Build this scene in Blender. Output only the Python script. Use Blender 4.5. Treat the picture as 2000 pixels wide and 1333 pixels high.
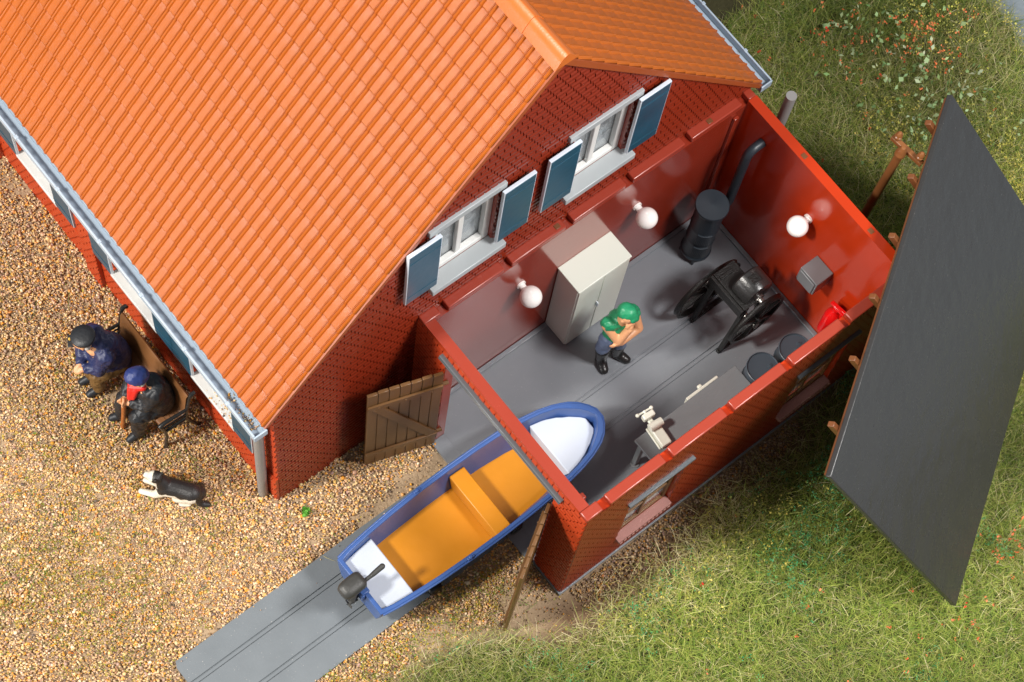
import bpy, bmesh, math, random
import numpy as np
from mathutils import Vector, Matrix, noise as mnoise
random.seed(7)
RNG = np.random.default_rng(11)
S = bpy.context.scene
for o in list(bpy.data.objects): bpy.data.objects.remove(o)

# ------------------------------------------------------------------ camera
CP = np.array([5.434, -5.0305, 20.3405]); CT = np.array([1.2995, 2.2335, 0.0])
ROLL, FPX, PPX, PPY = .384, 4051.859, 1273.082, 743.878
_d = (CT-CP)/np.linalg.norm(CT-CP); _r = np.cross(_d, [0, 0, 1]); _r /= np.linalg.norm(_r); _u = np.cross(_r, _d)
CM = np.array([_r*math.cos(ROLL)+_u*math.sin(ROLL), -_r*math.sin(ROLL)+_u*math.cos(ROLL), -_d])
cam = bpy.data.cameras.new('camera'); co = bpy.data.objects.new('camera', cam); S.collection.objects.link(co)
m = Matrix.Identity(4)
for i in range(3):
    for j in range(3): m[i][j] = CM[j][i]
    m[i][3] = CP[i]
co.matrix_world = m
cam.sensor_width = 36; cam.lens = FPX/2000*36
cam.shift_x = -(PPX-1000)/2000; cam.shift_y = (PPY-666.5)/2000
cam.clip_end = 300; cam.clip_start = .5
S.camera = co
# ------------------------------------------------------------------ light
w = bpy.data.worlds.new('World'); S.world = w; w.use_nodes = True
w.node_tree.nodes['Background'].inputs[0].default_value = (.92, .95, 1.0, 1)
w.node_tree.nodes['Background'].inputs[1].default_value = .25
def area(name, frm, to, size, power, col):
    l = bpy.data.lights.new(name, 'AREA'); l.shape = 'SQUARE'; l.size = size; l.energy = power; l.color = col
    o = bpy.data.objects.new(name, l); S.collection.objects.link(o)
    o.location = frm; o.rotation_euler = (Vector(to)-Vector(frm)).to_track_quat('-Z', 'Y').to_euler()
    return o
area('key_lamp', (-6.0, -20.5, 27.5), (1.2, .6, .5), 3.5, 11700, (1, .95, .88))
area('top_lamp', (8.2, 5.2, 16.2), (1.5, 1.8, .5), 3.0, 2750, (1, .97, .95))
area('side_lamp', (13.5, 4.2, 9.5), (.5, -.5, 1.5), 2.2, 480, (1, .96, .92))
area('front_lamp', (-3.4, -16.5, 5.5), (-1, -1, 2.5), 4.0, 1500, (1, .97, .93))
S.view_settings.view_transform = 'Standard'; S.view_settings.look = 'None'
S.view_settings.exposure = 0.0; S.view_settings.gamma = 1
S.render.engine = 'CYCLES'
S.cycles.max_bounces = 6

# ------------------------------------------------------------------ materials
def nmat(name):
    mt = bpy.data.materials.new(name); mt.use_nodes = True
    nt = mt.node_tree; return mt, nt, nt.nodes['Principled BSDF']
def plastic(name, col, rough=.35, nscale=40., nstr=.05, var=.06, metal=0., coat=0., spec=.5, streak=None, dust=0.):
    mt, nt, b = nmat(name); N, L = nt.nodes, nt.links
    b.inputs['Roughness'].default_value = rough; b.inputs['Metallic'].default_value = metal
    b.inputs['Specular IOR Level'].default_value = spec; b.inputs['Coat Weight'].default_value = coat
    tc = N.new('ShaderNodeTexCoord'); mp = N.new('ShaderNodeMapping'); L.new(tc.outputs['Object'], mp.inputs[0])
    if streak: mp.inputs['Scale'].default_value = streak
    n1 = N.new('ShaderNodeTexNoise'); n1.inputs['Scale'].default_value = nscale; n1.inputs['Detail'].default_value = 4
    L.new(mp.outputs[0], n1.inputs['Vector'])
    n2 = N.new('ShaderNodeTexNoise'); n2.inputs['Scale'].default_value = 3.1; n2.inputs['Detail'].default_value = 5
    L.new(tc.outputs['Object'], n2.inputs['Vector'])
    mx = N.new('ShaderNodeMix'); mx.data_type = 'RGBA'
    mx.inputs[6].default_value = tuple(c*(1-var) for c in col)+(1,); mx.inputs[7].default_value = tuple(min(1, c*(1+var)) for c in col)+(1,)
    L.new(n2.outputs[0], mx.inputs[0])
    out = mx.outputs[2]
    if dust:
        nd = N.new('ShaderNodeTexNoise'); nd.inputs['Scale'].default_value = 62; nd.inputs['Detail'].default_value = 1
        L.new(tc.outputs['Object'], nd.inputs['Vector'])
        mr = N.new('ShaderNodeMapRange'); mr.inputs[1].default_value = .73; mr.inputs[2].default_value = .78
        mr.inputs[4].default_value = dust; L.new(nd.outputs[0], mr.inputs[0])
        m2 = N.new('ShaderNodeMix'); m2.data_type = 'RGBA'; m2.inputs[7].default_value = (.6, .57, .52, 1)
        L.new(mr.outputs[0], m2.inputs[0]); L.new(out, m2.inputs[6]); out = m2.outputs[2]
    L.new(out, b.inputs['Base Color'])
    rr = N.new('ShaderNodeMapRange'); rr.inputs[3].default_value = rough*.8; rr.inputs[4].default_value = rough*1.25
    L.new(n2.outputs[0], rr.inputs[0]); L.new(rr.outputs[0], b.inputs['Roughness'])
    bp = N.new('ShaderNodeBump'); bp.inputs['Strength'].default_value = nstr; bp.inputs['Distance'].default_value = .02
    L.new(n1.outputs[0], bp.inputs['Height']); L.new(bp.outputs[0], b.inputs['Normal'])
    return mt
def brick(name, col, axis, rough=.27, strength=.9, bw=.128, rh=.0575):
    mt, nt, b = nmat(name); N, L = nt.nodes, nt.links
    b.inputs['Base Color'].default_value = (*col, 1); b.inputs['Roughness'].default_value = rough
    ge = N.new('ShaderNodeNewGeometry'); sp = N.new('ShaderNodeSeparateXYZ'); L.new(ge.outputs['Position'], sp.inputs[0])
    cb = N.new('ShaderNodeCombineXYZ'); L.new(sp.outputs[axis], cb.inputs[0]); L.new(sp.outputs[2], cb.inputs[1])
    br = N.new('ShaderNodeTexBrick'); br.inputs['Scale'].default_value = 1; br.inputs['Brick Width'].default_value = bw
    br.inputs['Row Height'].default_value = rh; br.inputs['Mortar Size'].default_value = .011; br.inputs['Mortar Smooth'].default_value = .6
    br.inputs['Color1'].default_value = (.9, .9, .9, 1); br.inputs['Color2'].default_value = (1, 1, 1, 1); br.inputs['Mortar'].default_value = (0, 0, 0, 1)
    L.new(cb.outputs[0], br.inputs['Vector'])
    no = N.new('ShaderNodeTexNoise'); no.inputs['Scale'].default_value = 60; L.new(ge.outputs['Position'], no.inputs['Vector'])
    ad = N.new('ShaderNodeMath'); ad.operation = 'MULTIPLY_ADD'; ad.inputs[1].default_value = .12
    L.new(no.outputs[0], ad.inputs[0]); L.new(br.outputs['Color'], ad.inputs[2])
    bp = N.new('ShaderNodeBump'); bp.inputs['Strength'].default_value = strength; bp.inputs['Distance'].default_value = .016
    L.new(ad.outputs[0], bp.inputs['Height']); L.new(bp.outputs[0], b.inputs['Normal'])
    n2 = N.new('ShaderNodeTexNoise'); n2.inputs['Scale'].default_value = 2.2; n2.inputs['Detail'].default_value = 5; L.new(ge.outputs['Position'], n2.inputs['Vector'])
    mx = N.new('ShaderNodeMix'); mx.data_type = 'RGBA'
    mx.inputs[6].default_value = tuple(c*.88 for c in col)+(1,); mx.inputs[7].default_value = tuple(min(1, c*1.12) for c in col)+(1,)
    L.new(n2.outputs[0], mx.inputs[0]); L.new(mx.outputs[2], b.inputs['Base Color'])
    return mt
def attr_mat(name, rough=.6, attr='tint', transl=0., bump=0., nscale=80., spec=.4):
    mt, nt, b = nmat(name); N, L = nt.nodes, nt.links
    a = N.new('ShaderNodeAttribute'); a.attribute_name = attr; L.new(a.outputs['Color'], b.inputs['Base Color'])
    b.inputs['Roughness'].default_value = rough; b.inputs['Specular IOR Level'].default_value = spec
    if transl:
        t = N.new('ShaderNodeBsdfTranslucent'); L.new(a.outputs['Color'], t.inputs[0])
        ms = N.new('ShaderNodeMixShader'); ms.inputs[0].default_value = transl
        L.new(b.outputs[0], ms.inputs[1]); L.new(t.outputs[0], ms.inputs[2]); L.new(ms.outputs[0], N['Material Output'].inputs[0])
    if bump:
        ge = N.new('ShaderNodeNewGeometry'); n1 = N.new('ShaderNodeTexNoise'); n1.inputs['Scale'].default_value = nscale; n1.inputs['Detail'].default_value = 6
        L.new(ge.outputs['Position'], n1.inputs['Vector'])
        bp = N.new('ShaderNodeBump'); bp.inputs['Strength'].default_value = bump; bp.inputs['Distance'].default_value = .03
        L.new(n1.outputs[0], bp.inputs['Height']); L.new(bp.outputs[0], b.inputs['Normal'])
    return mt
BR = (.40, .040, .012)
M = dict(
    bk_shaded=plastic('brick_red_shaded', (.215, .022, .007), .30, 30, .03, .08, spec=.40), bk_front=plastic('brick_red', (.44, .048, .012), .33, 30, .03, .08, spec=.35),    brick_x=brick('brick_gable', (.30, .030, .010), 1), brick_y=brick('brick_front', (.42, .045, .014), 0),  # gable and side wall: same red plastic, darkened in colour for their shade
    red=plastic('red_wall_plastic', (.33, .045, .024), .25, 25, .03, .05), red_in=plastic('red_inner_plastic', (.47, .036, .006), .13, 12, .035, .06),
    tile=plastic('orange_tile', (.455, .108, .010), .32, 210, .22, .09, spec=.5), ridge=plastic('orange_ridge', (.60, .15, .025), .28, 60, .05, .04),
    under=plastic('roof_underside', (.34, .075, .018), .4),
    floor=plastic('grey_floor', (.20, .215, .235), .30, 18, .10, .08, streak=(9, .5, 1), dust=.25),
    ramp=plastic('grey_ramp', (.17, .19, .205), .38, 26, .07, .10, dust=.5),
    gutter=plastic('pale_blue_gutter', (.42, .51, .60), .3, 30, .03, .04), pipe=plastic('grey_pipe', (.27, .26, .25), .45),
    white=plastic('white_frame', (.80, .80, .77), .32, 40, .03, .03), sill=plastic('grey_sill', (.42, .45, .46), .3, 30, .04, .05),
    sillw=plastic('white_sill', (.66, .66, .64), .35, 30, .04, .04),
    blue=plastic('blue_shutter', (.008, .075, .125), .32, 14, .10, .30, spec=.6), edge=plastic('shutter_edge', (.70, .76, .84), .35),
    brown=plastic('brown_door', (.150, .072, .024), .36, 50, .06, .10), rafter_brown=plastic('brown_rafter', (.17, .062, .022), .30, 50, .06, .12),  # rafters, boarding and wall bosses share one reddish brown
    wood=plastic('bench_brown', (.20, .085, .030), .33, 30, .04, .10), black=plastic('black_iron', (.018, .018, .018), .27, 60, .12, .2),
    machine=plastic('black_machine', (.009, .0085, .008), .34, 70, .35, .2, spec=.3), steel=plastic('dark_steel', (.18, .17, .16), .25, 40, .05, .1, metal=.7),
    stove=plastic('stove_blue_grey', (.022, .032, .042), .38, 90, .08, .1), barrel=plastic('barrel_blue_grey', (.058, .078, .098), .33, 60, .05, .08),
    cabinet=plastic('cabinet_cream', (.72, .77, .68), .32, 30, .03, .03), ivory=plastic('ivory_white', (.74, .74, .64), .3),
    bench=plastic('workbench_grey', (.20, .215, .225), .42, 14, .25, .08, streak=(6, .6, 1)),
    boat=plastic('boat_blue', (.045, .105, .31), .33, 22, .10, .12), orange=plastic('boat_ochre', (.58, .215, .005), .38, 9, .14, .10),
    seatw=plastic('boat_white', (.53, .58, .66), .5, 30, .06, .04), motor=plastic('motor_charcoal', (.045, .045, .042), .48, 26, .2, .15),
    bulb=plastic('globe_white', (.90, .88, .85), .18), roofpan=plastic('roof_sheet_black', (.038, .038, .038), .26, 4.5, .55, .12, dust=.12),
    grey=plastic('box_grey', (.18, .19, .20), .3), redx=plastic('extinguisher_red', (.75, .008, .008), .15),
    strip=plastic('lintel_grey', (.13, .145, .155), .22, 30, .1, .1), sillbrick=plastic('rough_sill', (.42, .20, .17), .6, 120, .6, .15),
    red_shaded=plastic('red_party_shaded', (.27, .030, .013), .16, 12, .035, .08, spec=.9),  # inner red plastic again, with the left wall's shade mixed into its colour
    skin=plastic('skin', (.74, .38, .19), .42, 40, .08, .08), navy=plastic('navy_coat', (.020, .028, .095), .45, 30, .18, .15),
    bluecap=plastic('blue_beanie', (.022, .040, .17), .42, 30, .2, .15), blackc=plastic('black_cloth', (.016, .018, .022), .45, 30, .18, .2),
    trous=plastic('brown_trousers', (.16, .085, .025), .5, 30, .15, .12), green=plastic('green_cloth', (.015, .26, .115), .38, 26, .15, .12),
    jeans=plastic('jeans_blue', (.13, .18, .30), .5, 30, .15, .12), scarf=plastic('red_scarf', (.70, .02, .015), .4), cane=plastic('cane_orange', (.42, .13, .03), .4),
    hair=plastic('grey_hair', (.55, .52, .48), .5), gold=plastic('badge_gold', (.65, .42, .06), .3),
    fwhite=plastic('dog_white', (.78, .72, .60), .5, 40, .15, .08), fblack=plastic('dog_black', (.018, .016, .016), .42, 40, .2, .2),
    lip=plastic('face_dark', (.20, .07, .03), .5), pole=plastic('pole_brown', (.22, .085, .028), .3, 40, .06, .12),
)
g, nt, b = nmat('window_glass'); b.inputs['Base Color'].default_value = (.8, .85, .88, 1); b.inputs['Roughness'].default_value = .05
b.inputs['Transmission Weight'].default_value = .85; b.inputs['IOR'].default_value = 1.3; M['glass'] = g
M['room'] = plastic('room_grey', (.28, .29, .30), .6, 8, .1, .35)

# ------------------------------------------------------------------ helpers
def link(o): S.collection.objects.link(o); return o
def thing(name, label, cat, loc, group=None):
    o = link(bpy.data.objects.new(name, None)); o.location = loc; o.empty_display_size = .2
    o['label'] = label; o['category'] = cat
    if group: o['group'] = group
    return o
def root_loc(o):
    v = Vector((0, 0, 0))
    while o is not None: v += o.location; o = o.parent
    return v
SPLIT = {'sprue_mark', 'corner_rib', 'shutter_batten', 'curtain', 'foot', 'axle', 'rowlock', 'pane', 'eye', 'hair', 'cover_plate', 'face_paint', 'hinge', 'base_edge', 'strake', 'batten'}
def finish(name, bm, mats, parent=None, loc=None, smooth=False, bevel=0., label=None, segs=2, angle=35):
    if name in SPLIT and parent is not None:
        left = set(bm.verts); isl = []
        while left:
            st_ = [left.pop()]; comp = list(st_)
            while st_:
                v = st_.pop()
                for e in v.link_edges:
                    o_v = e.other_vert(v)
                    if o_v in left: left.discard(o_v); st_.append(o_v); comp.append(o_v)
            isl.append(comp)
        if len(isl) > 1:
            res = None
            for comp in isl:
                b2 = bmesh.new(); mp = {v: b2.verts.new(v.co) for v in comp}; fs = {f for v in comp for f in v.link_faces}
                for f in fs:
                    nf = b2.faces.new([mp[v] for v in f.verts]); nf.material_index = f.material_index
                res = finish_one(name, b2, mats, parent, loc, smooth, bevel, label, segs, angle)
            bm.free(); return res
    return finish_one(name, bm, mats, parent, loc, smooth, bevel, label, segs, angle)
def finish_one(name, bm, mats, parent=None, loc=None, smooth=False, bevel=0., label=None, segs=2, angle=35):
    """link a bmesh given in world coordinates as one object"""
    if not isinstance(mats, (list, tuple)): mats = [mats]
    base = root_loc(parent) if parent is not None else Vector(loc or (0, 0, 0))
    bmesh.ops.translate(bm, verts=bm.verts, vec=-base)
    bmesh.ops.recalc_face_normals(bm, faces=bm.faces)
    me = bpy.data.meshes.new(name); bm.to_mesh(me); bm.free()
    for mt in mats: me.materials.append(M[mt] if isinstance(mt, str) else mt)
    o = link(bpy.data.objects.new(name, me))
    if parent is not None: o.parent = parent
    else: o.location = base
    if smooth:
        me.shade_smooth()
        if hasattr(me, 'set_sharp_from_angle'): me.set_sharp_from_angle(angle=math.radians(angle))
    if bevel:
        md = o.modifiers.new('bevel', 'BEVEL'); md.width = bevel; md.segments = segs; md.limit_method = 'ANGLE'; md.angle_limit = math.radians(40)
        me.shade_smooth(); me.set_sharp_from_angle(angle=math.radians(60))
    if label: o['label'] = label
    return o
def tag(o, label, cat, group=None):
    o['label'] = label; o['category'] = cat
    if group: o['group'] = group
    return o
def NB(): return bmesh.new()
def box(bm, x0, x1, y0, y1, z0, z1, mi=0):
    vs = [bm.verts.new(p) for p in ((x0, y0, z0), (x1, y0, z0), (x1, y1, z0), (x0, y1, z0), (x0, y0, z1), (x1, y0, z1), (x1, y1, z1), (x0, y1, z1))]
    for f in ((0, 3, 2, 1), (4, 5, 6, 7), (0, 1, 5, 4), (1, 2, 6, 5), (2, 3, 7, 6), (3, 0, 4, 7)):
        fc = bm.faces.new([vs[i] for i in f]); fc.material_index = mi
    return vs
def obox(bm, c, ax, ay, az, hx, hy, hz, mi=0):
    c, ax, ay, az = Vector(c), Vector(ax).normalized(), Vector(ay).normalized(), Vector(az).normalized()
    vs = [bm.verts.new(c+ax*hx*i+ay*hy*j+az*hz*k) for k in (-1, 1) for j in (-1, 1) for i in (-1, 1)]
    for f in ((0, 1, 3, 2), (4, 6, 7, 5), (0, 4, 5, 1), (1, 5, 7, 3), (3, 7, 6, 2), (2, 6, 4, 0)):
        fc = bm.faces.new([vs[i] for i in f]); fc.material_index = mi
def frame_of(d):
    d = Vector(d).normalized(); a = Vector((0, 0, 1)) if abs(d.z) < .9 else Vector((1, 0, 0))
    x = d.cross(a).normalized(); return x, d.cross(x).normalized(), d
def tube(bm, pts, rad, n=16, mi=0, cap=True):
    pts = [Vector(p) for p in pts]; rad = rad if isinstance(rad, (list, tuple)) else [rad]*len(pts)
    rings = []; px = None
    for i, p in enumerate(pts):
        d = (pts[min(i+1, len(pts)-1)]-pts[max(i-1, 0)]).normalized()
        if px is None: px, py, _ = frame_of(d)
        else: px = (px-d*px.dot(d)).normalized(); py = d.cross(px)
        rings.append([bm.verts.new(p+px*math.cos(2*math.pi*k/n)*rad[i]+py*math.sin(2*math.pi*k/n)*rad[i]) for k in range(n)])
    for a, b_ in zip(rings, rings[1:]):
        for k in range(n): bm.faces.new((a[k], a[(k+1) % n], b_[(k+1) % n], b_[k])).material_index = mi
    if cap:
        bm.faces.new(rings[0][::-1]).material_index = mi; bm.faces.new(rings[-1]).material_index = mi
def lathe(bm, prof, c, d=(0, 0, 1), n=32, mi=0):
    """prof: (radius, height) pairs along axis d from c"""
    x, y, d = frame_of(d); c = Vector(c); rings = []
    for r, h in prof:
        if r < 1e-5: rings.append([bm.verts.new(c+d*h)])
        else: rings.append([bm.verts.new(c+d*h+x*math.cos(2*math.pi*k/n)*r+y*math.sin(2*math.pi*k/n)*r) for k in range(n)])
    for a, b_ in zip(rings, rings[1:]):
        for k in range(n):
            q = [a[k % len(a)], a[(k+1) % len(a)], b_[(k+1) % len(b_)], b_[k % len(b_)]]
            u = []
            for v in q:
                if v not in u: u.append(v)
            if len(u) > 2: bm.faces.new(u).material_index = mi
    for r_ in (rings[0], rings[-1]):
        if len(r_) > 2: bm.faces.new(r_).material_index = mi
def ball(bm, c, r, sc=(1, 1, 1), n=16, mi=0):
    res = bmesh.ops.create_uvsphere(bm, u_segments=n, v_segments=max(6, n//2), radius=r)
    for v in res['verts']:
        v.co = Vector((v.co.x*sc[0], v.co.y*sc[1], v.co.z*sc[2]))+Vector(c)
        for f in v.link_faces: f.material_index = mi
def prism(bm, poly, z0, z1, mi=0):
    a = [bm.verts.new((x, y, z0)) for x, y in poly]; b_ = [bm.verts.new((x, y, z1)) for x, y in poly]; n = len(poly)
    bm.faces.new(a[::-1]).material_index = mi; bm.faces.new(b_).material_index = mi
    for i in range(n): bm.faces.new((a[i], a[(i+1) % n], b_[(i+1) % n], b_[i])).material_index = mi
def bez(p, q, r_, n=8):
    p, q, r_ = Vector(p), Vector(q), Vector(r_)
    return [p*(1-t)**2+q*2*t*(1-t)+r_*t*t for t in [i/n for i in range(n+1)]]
def blob(name, caps, mat, parent, vox=.018, smooth=3, label=None, fold=0.):
    """one continuous skin round tapered limbs: caps = (p0, r0, p1, r1)"""
    bm = NB()
    for p0, r0, p1, r1 in caps:
        p0, p1 = Vector(p0), Vector(p1); n = 14; L = (p1-p0).length
        bmesh.ops.create_uvsphere(bm, u_segments=n, v_segments=10, radius=r0, matrix=Matrix.Translation(p0))
        if L > 1e-4:
            bmesh.ops.create_uvsphere(bm, u_segments=n, v_segments=10, radius=r1, matrix=Matrix.Translation(p1))
            k = 4; pts = [p0.lerp(p1, i/k) for i in range(k+1)]; tube(bm, pts, [r0+(r1-r0)*i/k for i in range(k+1)], n)
    me = bpy.data.meshes.new('tmp'); bm.to_mesh(me); bm.free()
    o = link(bpy.data.objects.new('tmp', me))
    r = o.modifiers.new('r', 'REMESH'); r.mode = 'VOXEL'; r.voxel_size = vox
    s = o.modifiers.new('s', 'SMOOTH'); s.iterations = smooth; s.factor = .5
    ev = o.evaluated_get(bpy.context.evaluated_depsgraph_get()); m2 = bpy.data.meshes.new_from_object(ev)
    bpy.data.objects.remove(o)
    b2 = NB(); b2.from_mesh(m2); bpy.data.meshes.remove(m2); b2.normal_update()
    if fold:
        mv = {v: v.normal*(mnoise.noise(v.co*9+Vector((3, 1, 7)))*fold+abs(mnoise.noise(v.co*21))*-fold*.8) for v in b2.verts}
        for v, dv in mv.items(): v.co += dv
    q = finish(name, b2, mat, parent, smooth=True, label=label, angle=80)
    return q
def wall_grid(bm, axis, at, th, u0, u1, z0, z1, holes, mo=0, mi=1):
    """wall slab; axis 'x' = plane x=at spanning u=y. Outer face on the +/- side given by th sign: slab at..at+th; outer face at 'at'"""
    us = sorted({u0, u1, *[h for a in holes for h in a[:2]]}); zs = sorted({z0, z1, *[h for a in holes for h in a[2:]]})
    us = [u for u in us if u0 <= u <= u1]; zs = [z for z in zs if z0 <= z <= z1]
    def P(u, z, d): return (at+d, u, z) if axis == 'x' else (u, at+d, z)
    def solid(i, j):
        if i < 0 or j < 0 or i >= len(us)-1 or j >= len(zs)-1: return False
        uc, zc = (us[i]+us[i+1])/2, (zs[j]+zs[j+1])/2
        return not any(a[0] < uc < a[1] and a[2] < zc < a[3] for a in holes)
    cache = {}
    def V(i, j, k):
        if (i, j, k) not in cache: cache[(i, j, k)] = bm.verts.new(P(us[i], zs[j], th if k else 0))
        return cache[(i, j, k)]
    for i in range(len(us)-1):
        for j in range(len(zs)-1):
            if not solid(i, j): continue
            bm.faces.new((V(i, j, 0), V(i+1, j, 0), V(i+1, j+1, 0), V(i, j+1, 0))).material_index = mo
            bm.faces.new((V(i, j, 1), V(i, j+1, 1), V(i+1, j+1, 1), V(i+1, j, 1))).material_index = mi
            for (di, dj, a, b_) in ((-1, 0, (i, j), (i, j+1)), (1, 0, (i+1, j), (i+1, j+1)), (0, -1, (i, j), (i+1, j)), (0, 1, (i, j+1), (i+1, j+1))):
                if not solid(i+di, j+dj):
                    bm.faces.new((V(*a, 0), V(*b_, 0), V(*b_, 1), V(*a, 1))).material_index = mi
def bricks(bm, axis, at, out, u0, u1, z0, z1, holes=(), clip=None, mi=0, bw=.155, rh=.0775, d=.013, ch=.0085, gap=.0085, zgap=.004):
    """courses of raised, chamfered bricks standing out of a wall face"""
    def P(u, z, k): return (at+out*k, u, z) if axis == 'x' else (u, at+out*k, z)
    r = 0; z = z0
    bw0 = bw
    while z+rh <= z1+.002:
        bw = bw0 if r % 2 else bw0/2
        a0, a1 = u0, u1; zb, zt_ = z+zgap/2, z+rh-zgap/2
        if clip:
            c0, c1 = clip(zt_); a0, a1 = max(a0, c0), min(a1, c1)
        segs_ = [(a0, a1)]
        for h in holes:
            if h[2] < zt_-.01 and h[3] > zb+.01:
                n2 = []
                for p, q_ in segs_:
                    if h[1] <= p or h[0] >= q_: n2.append((p, q_)); continue
                    if h[0] > p: n2.append((p, h[0]-.003))
                    if h[1] < q_: n2.append((h[1]+.003, q_))
                segs_ = n2
        u = u0-(bw*.25 if r % 2 else 0)-(bw0/2 if r % 4 == 3 else 0)
        while u < u1:
            for p, q_ in segs_:
                x0, x1 = max(u+gap/2, p), min(u+bw-gap/2, q_)
                if x1-x0 < .022: continue
                jd = d*random.uniform(.92, 1.08)
                a = [bm.verts.new(P(x, zz, .0005)) for x, zz in ((x0, zb), (x1, zb), (x1, zt_), (x0, zt_))]
                b_ = [bm.verts.new(P(x, zz, jd)) for x, zz in ((x0+.002, zb+.007), (x1-.002, zb+.007), (x1-.002, zt_-.030), (x0+.002, zt_-.030))]
                bm.faces.new(b_).material_index = mi
                for i in range(4): bm.faces.new((a[i], a[(i+1) % 4], b_[(i+1) % 4], b_[i])).material_index = mi
            u += bw
        z += rh; r += 1
def numpy_mesh(name, verts, faces_n, idx, tint, mat, kind='stuff', smooth=False):
    """faces all with faces_n corners; tint per face (n,3)"""
    me = bpy.data.meshes.new(name); nf = len(idx)//faces_n
    me.vertices.add(len(verts)); me.vertices.foreach_set('co', verts.astype(np.float32).ravel())
    me.loops.add(len(idx)); me.loops.foreach_set('vertex_index', idx.astype(np.int32))
    me.polygons.add(nf); me.polygons.foreach_set('loop_start', np.arange(0, nf*faces_n, faces_n, dtype=np.int32))
    me.update(calc_edges=True)
    at = me.attributes.new('tint', 'FLOAT_COLOR', 'FACE')
    at.data.foreach_set('color', np.concatenate([tint, np.ones((nf, 1))], 1).astype(np.float32).ravel())
    me.materials.append(mat)
    if smooth: me.shade_smooth()
    o = link(bpy.data.objects.new(name, me)); o['kind'] = kind
    return o

# ------------------------------------------------------------------ ground masks
W, LG, H, T = 2.5, 4.125, 2.49, .11
YA, YB, YR = -1.627, 4.137, 1.255
def project(P):
    v = (P-CP)@CM.T
    return PPX+FPX*v[:, 0]/-v[:, 2], PPY-FPX*v[:, 1]/-v[:, 2]
def in_frame(x, y, mg=300):
    px, py = project(np.stack([x, y, np.full_like(x, .05)], 1))
    return (px > -mg) & (px < 2000+mg) & (py > -mg) & (py < 1333+mg)
_gy = np.array([-6, -3.2, -2.6, -2.2, -1.5, -.8, 0, 1.2, 2.0, 2.6, 4.0]); _gx = np.array([1.5, 1.84, 1.94, 2.0, 2.16, 2.44, 2.72, 2.84, 2.74, 2.56, 2.5])
def fbm(x, y, s, seed=0., oct=4):
    r = np.zeros_like(x); a = 1.; t = 0
    rg = np.random.default_rng(int(seed*10)+3)
    for k in range(oct):
        for q in range(3):
            th, ph = rg.uniform(0, 6.28, 2); f = s*2**k*rg.uniform(.7, 1.3)
            wx = x+.35/s*np.sin(f*.7*y+ph*2); r = r+a*np.sin(f*(wx*math.cos(th)+y*math.sin(th))+ph)/3
        t += a; a *= .55
    return r/t*1.6
def grass_amt(x, y):
    e = np.interp(y, _gy, _gx); g1 = (x-e+.08+fbm(x, y, 3.0, 1)*.22)/.42
    g2 = (y-4.25)/.15
    return np.clip(np.maximum(g1, g2), 0, 1)
def blocked(x, y):
    house = (x < .0) & (y > YA-.01) & (y < YB+.02)
    shed = (x > -.02) & (x < W+.045) & (y > -.03) & (y < LG+.03)
    return house | shed
def on_ramp(x, y, mg=0.):
    return (x > .735-mg) & (x < 1.73+mg) & (y < .0) & (y > -3.46-mg)
def pond(x, y): return (x*.25+y*.97) > 8.24+.1*np.sin(3*x)

# ground sheet
gx, gy = np.meshgrid(np.linspace(-12, 14, 521), np.linspace(-12, 16, 561))
fx, fy = gx.ravel(), gy.ravel()
gz = fbm(fx, fy, 1.2, 5)*.02-.022
gz = np.where(pond(fx, fy), -.45, gz)
me = bpy.data.meshes.new('ground'); nv = len(fx)
me.vertices.add(nv); me.vertices.foreach_set('co', np.stack([fx, fy, gz], 1).astype(np.float32).ravel())
ny, nx = gx.shape; ii = np.arange(nv).reshape(ny, nx)
q = np.stack([ii[:-1, :-1], ii[:-1, 1:], ii[1:, 1:], ii[1:, :-1]], -1).reshape(-1)
me.loops.add(len(q)); me.loops.foreach_set('vertex_index', q.astype(np.int32)); me.polygons.add(len(q)//4)
me.polygons.foreach_set('loop_start', np.arange(0, len(q), 4, dtype=np.int32)); me.update(calc_edges=True); me.shade_smooth()
ga = grass_amt(fx, fy)
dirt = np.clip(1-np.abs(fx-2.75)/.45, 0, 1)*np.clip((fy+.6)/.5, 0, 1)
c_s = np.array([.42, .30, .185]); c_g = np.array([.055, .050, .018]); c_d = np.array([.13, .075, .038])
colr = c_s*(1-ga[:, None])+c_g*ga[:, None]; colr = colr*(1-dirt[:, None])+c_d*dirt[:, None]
at = me.attributes.new('tint', 'FLOAT_COLOR', 'POINT'); at.data.foreach_set('color', np.concatenate([colr, np.ones((nv, 1))], 1).astype(np.float32).ravel())
me.materials.append(attr_mat('sandy_soil', .85, bump=.8, nscale=26)); go = link(bpy.data.objects.new('ground', me)); go['kind'] = 'structure'
bm = NB(); box(bm, -12, 14, 6, 16, -.30, -.12)
mw = plastic('pond_water', (.23, .27, .30), .12, 3, .3, .05); po = finish('water', bm, mw); po['kind'] = 'structure'

# ------------------------------------------------------------------ ramp
bm = NB(); ry0, ry1 = -3.44, -.06
zt = .018
xs = [.74, .995, 1.010, 1.040, 1.050, 1.395, 1.410, 1.440, 1.450, 1.73]
for i in range(9):
    hgt = zt if i in (0, 2, 4, 6, 8) else zt-.016
    if i in (2, 6): hgt = zt-.004
    y0 = ry0
    if i == 0:
        prism(bm, [(.74, ry1), (.74, ry0+.03), (.80, ry0), (.995, ry0), (.995, ry1)], -.08, hgt)
    elif i == 8:
        prism(bm, [(1.45, ry1), (1.45, ry0), (1.73, ry0), (1.73, ry1)], -.08, hgt)
    else: box(bm, xs[i], xs[i+1], y0, ry1, -.08, hgt)
rp = finish('ramp', bm, 'ramp', loc=(1.25, -1.7, 0)); rp['kind'] = 'structure'

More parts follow.
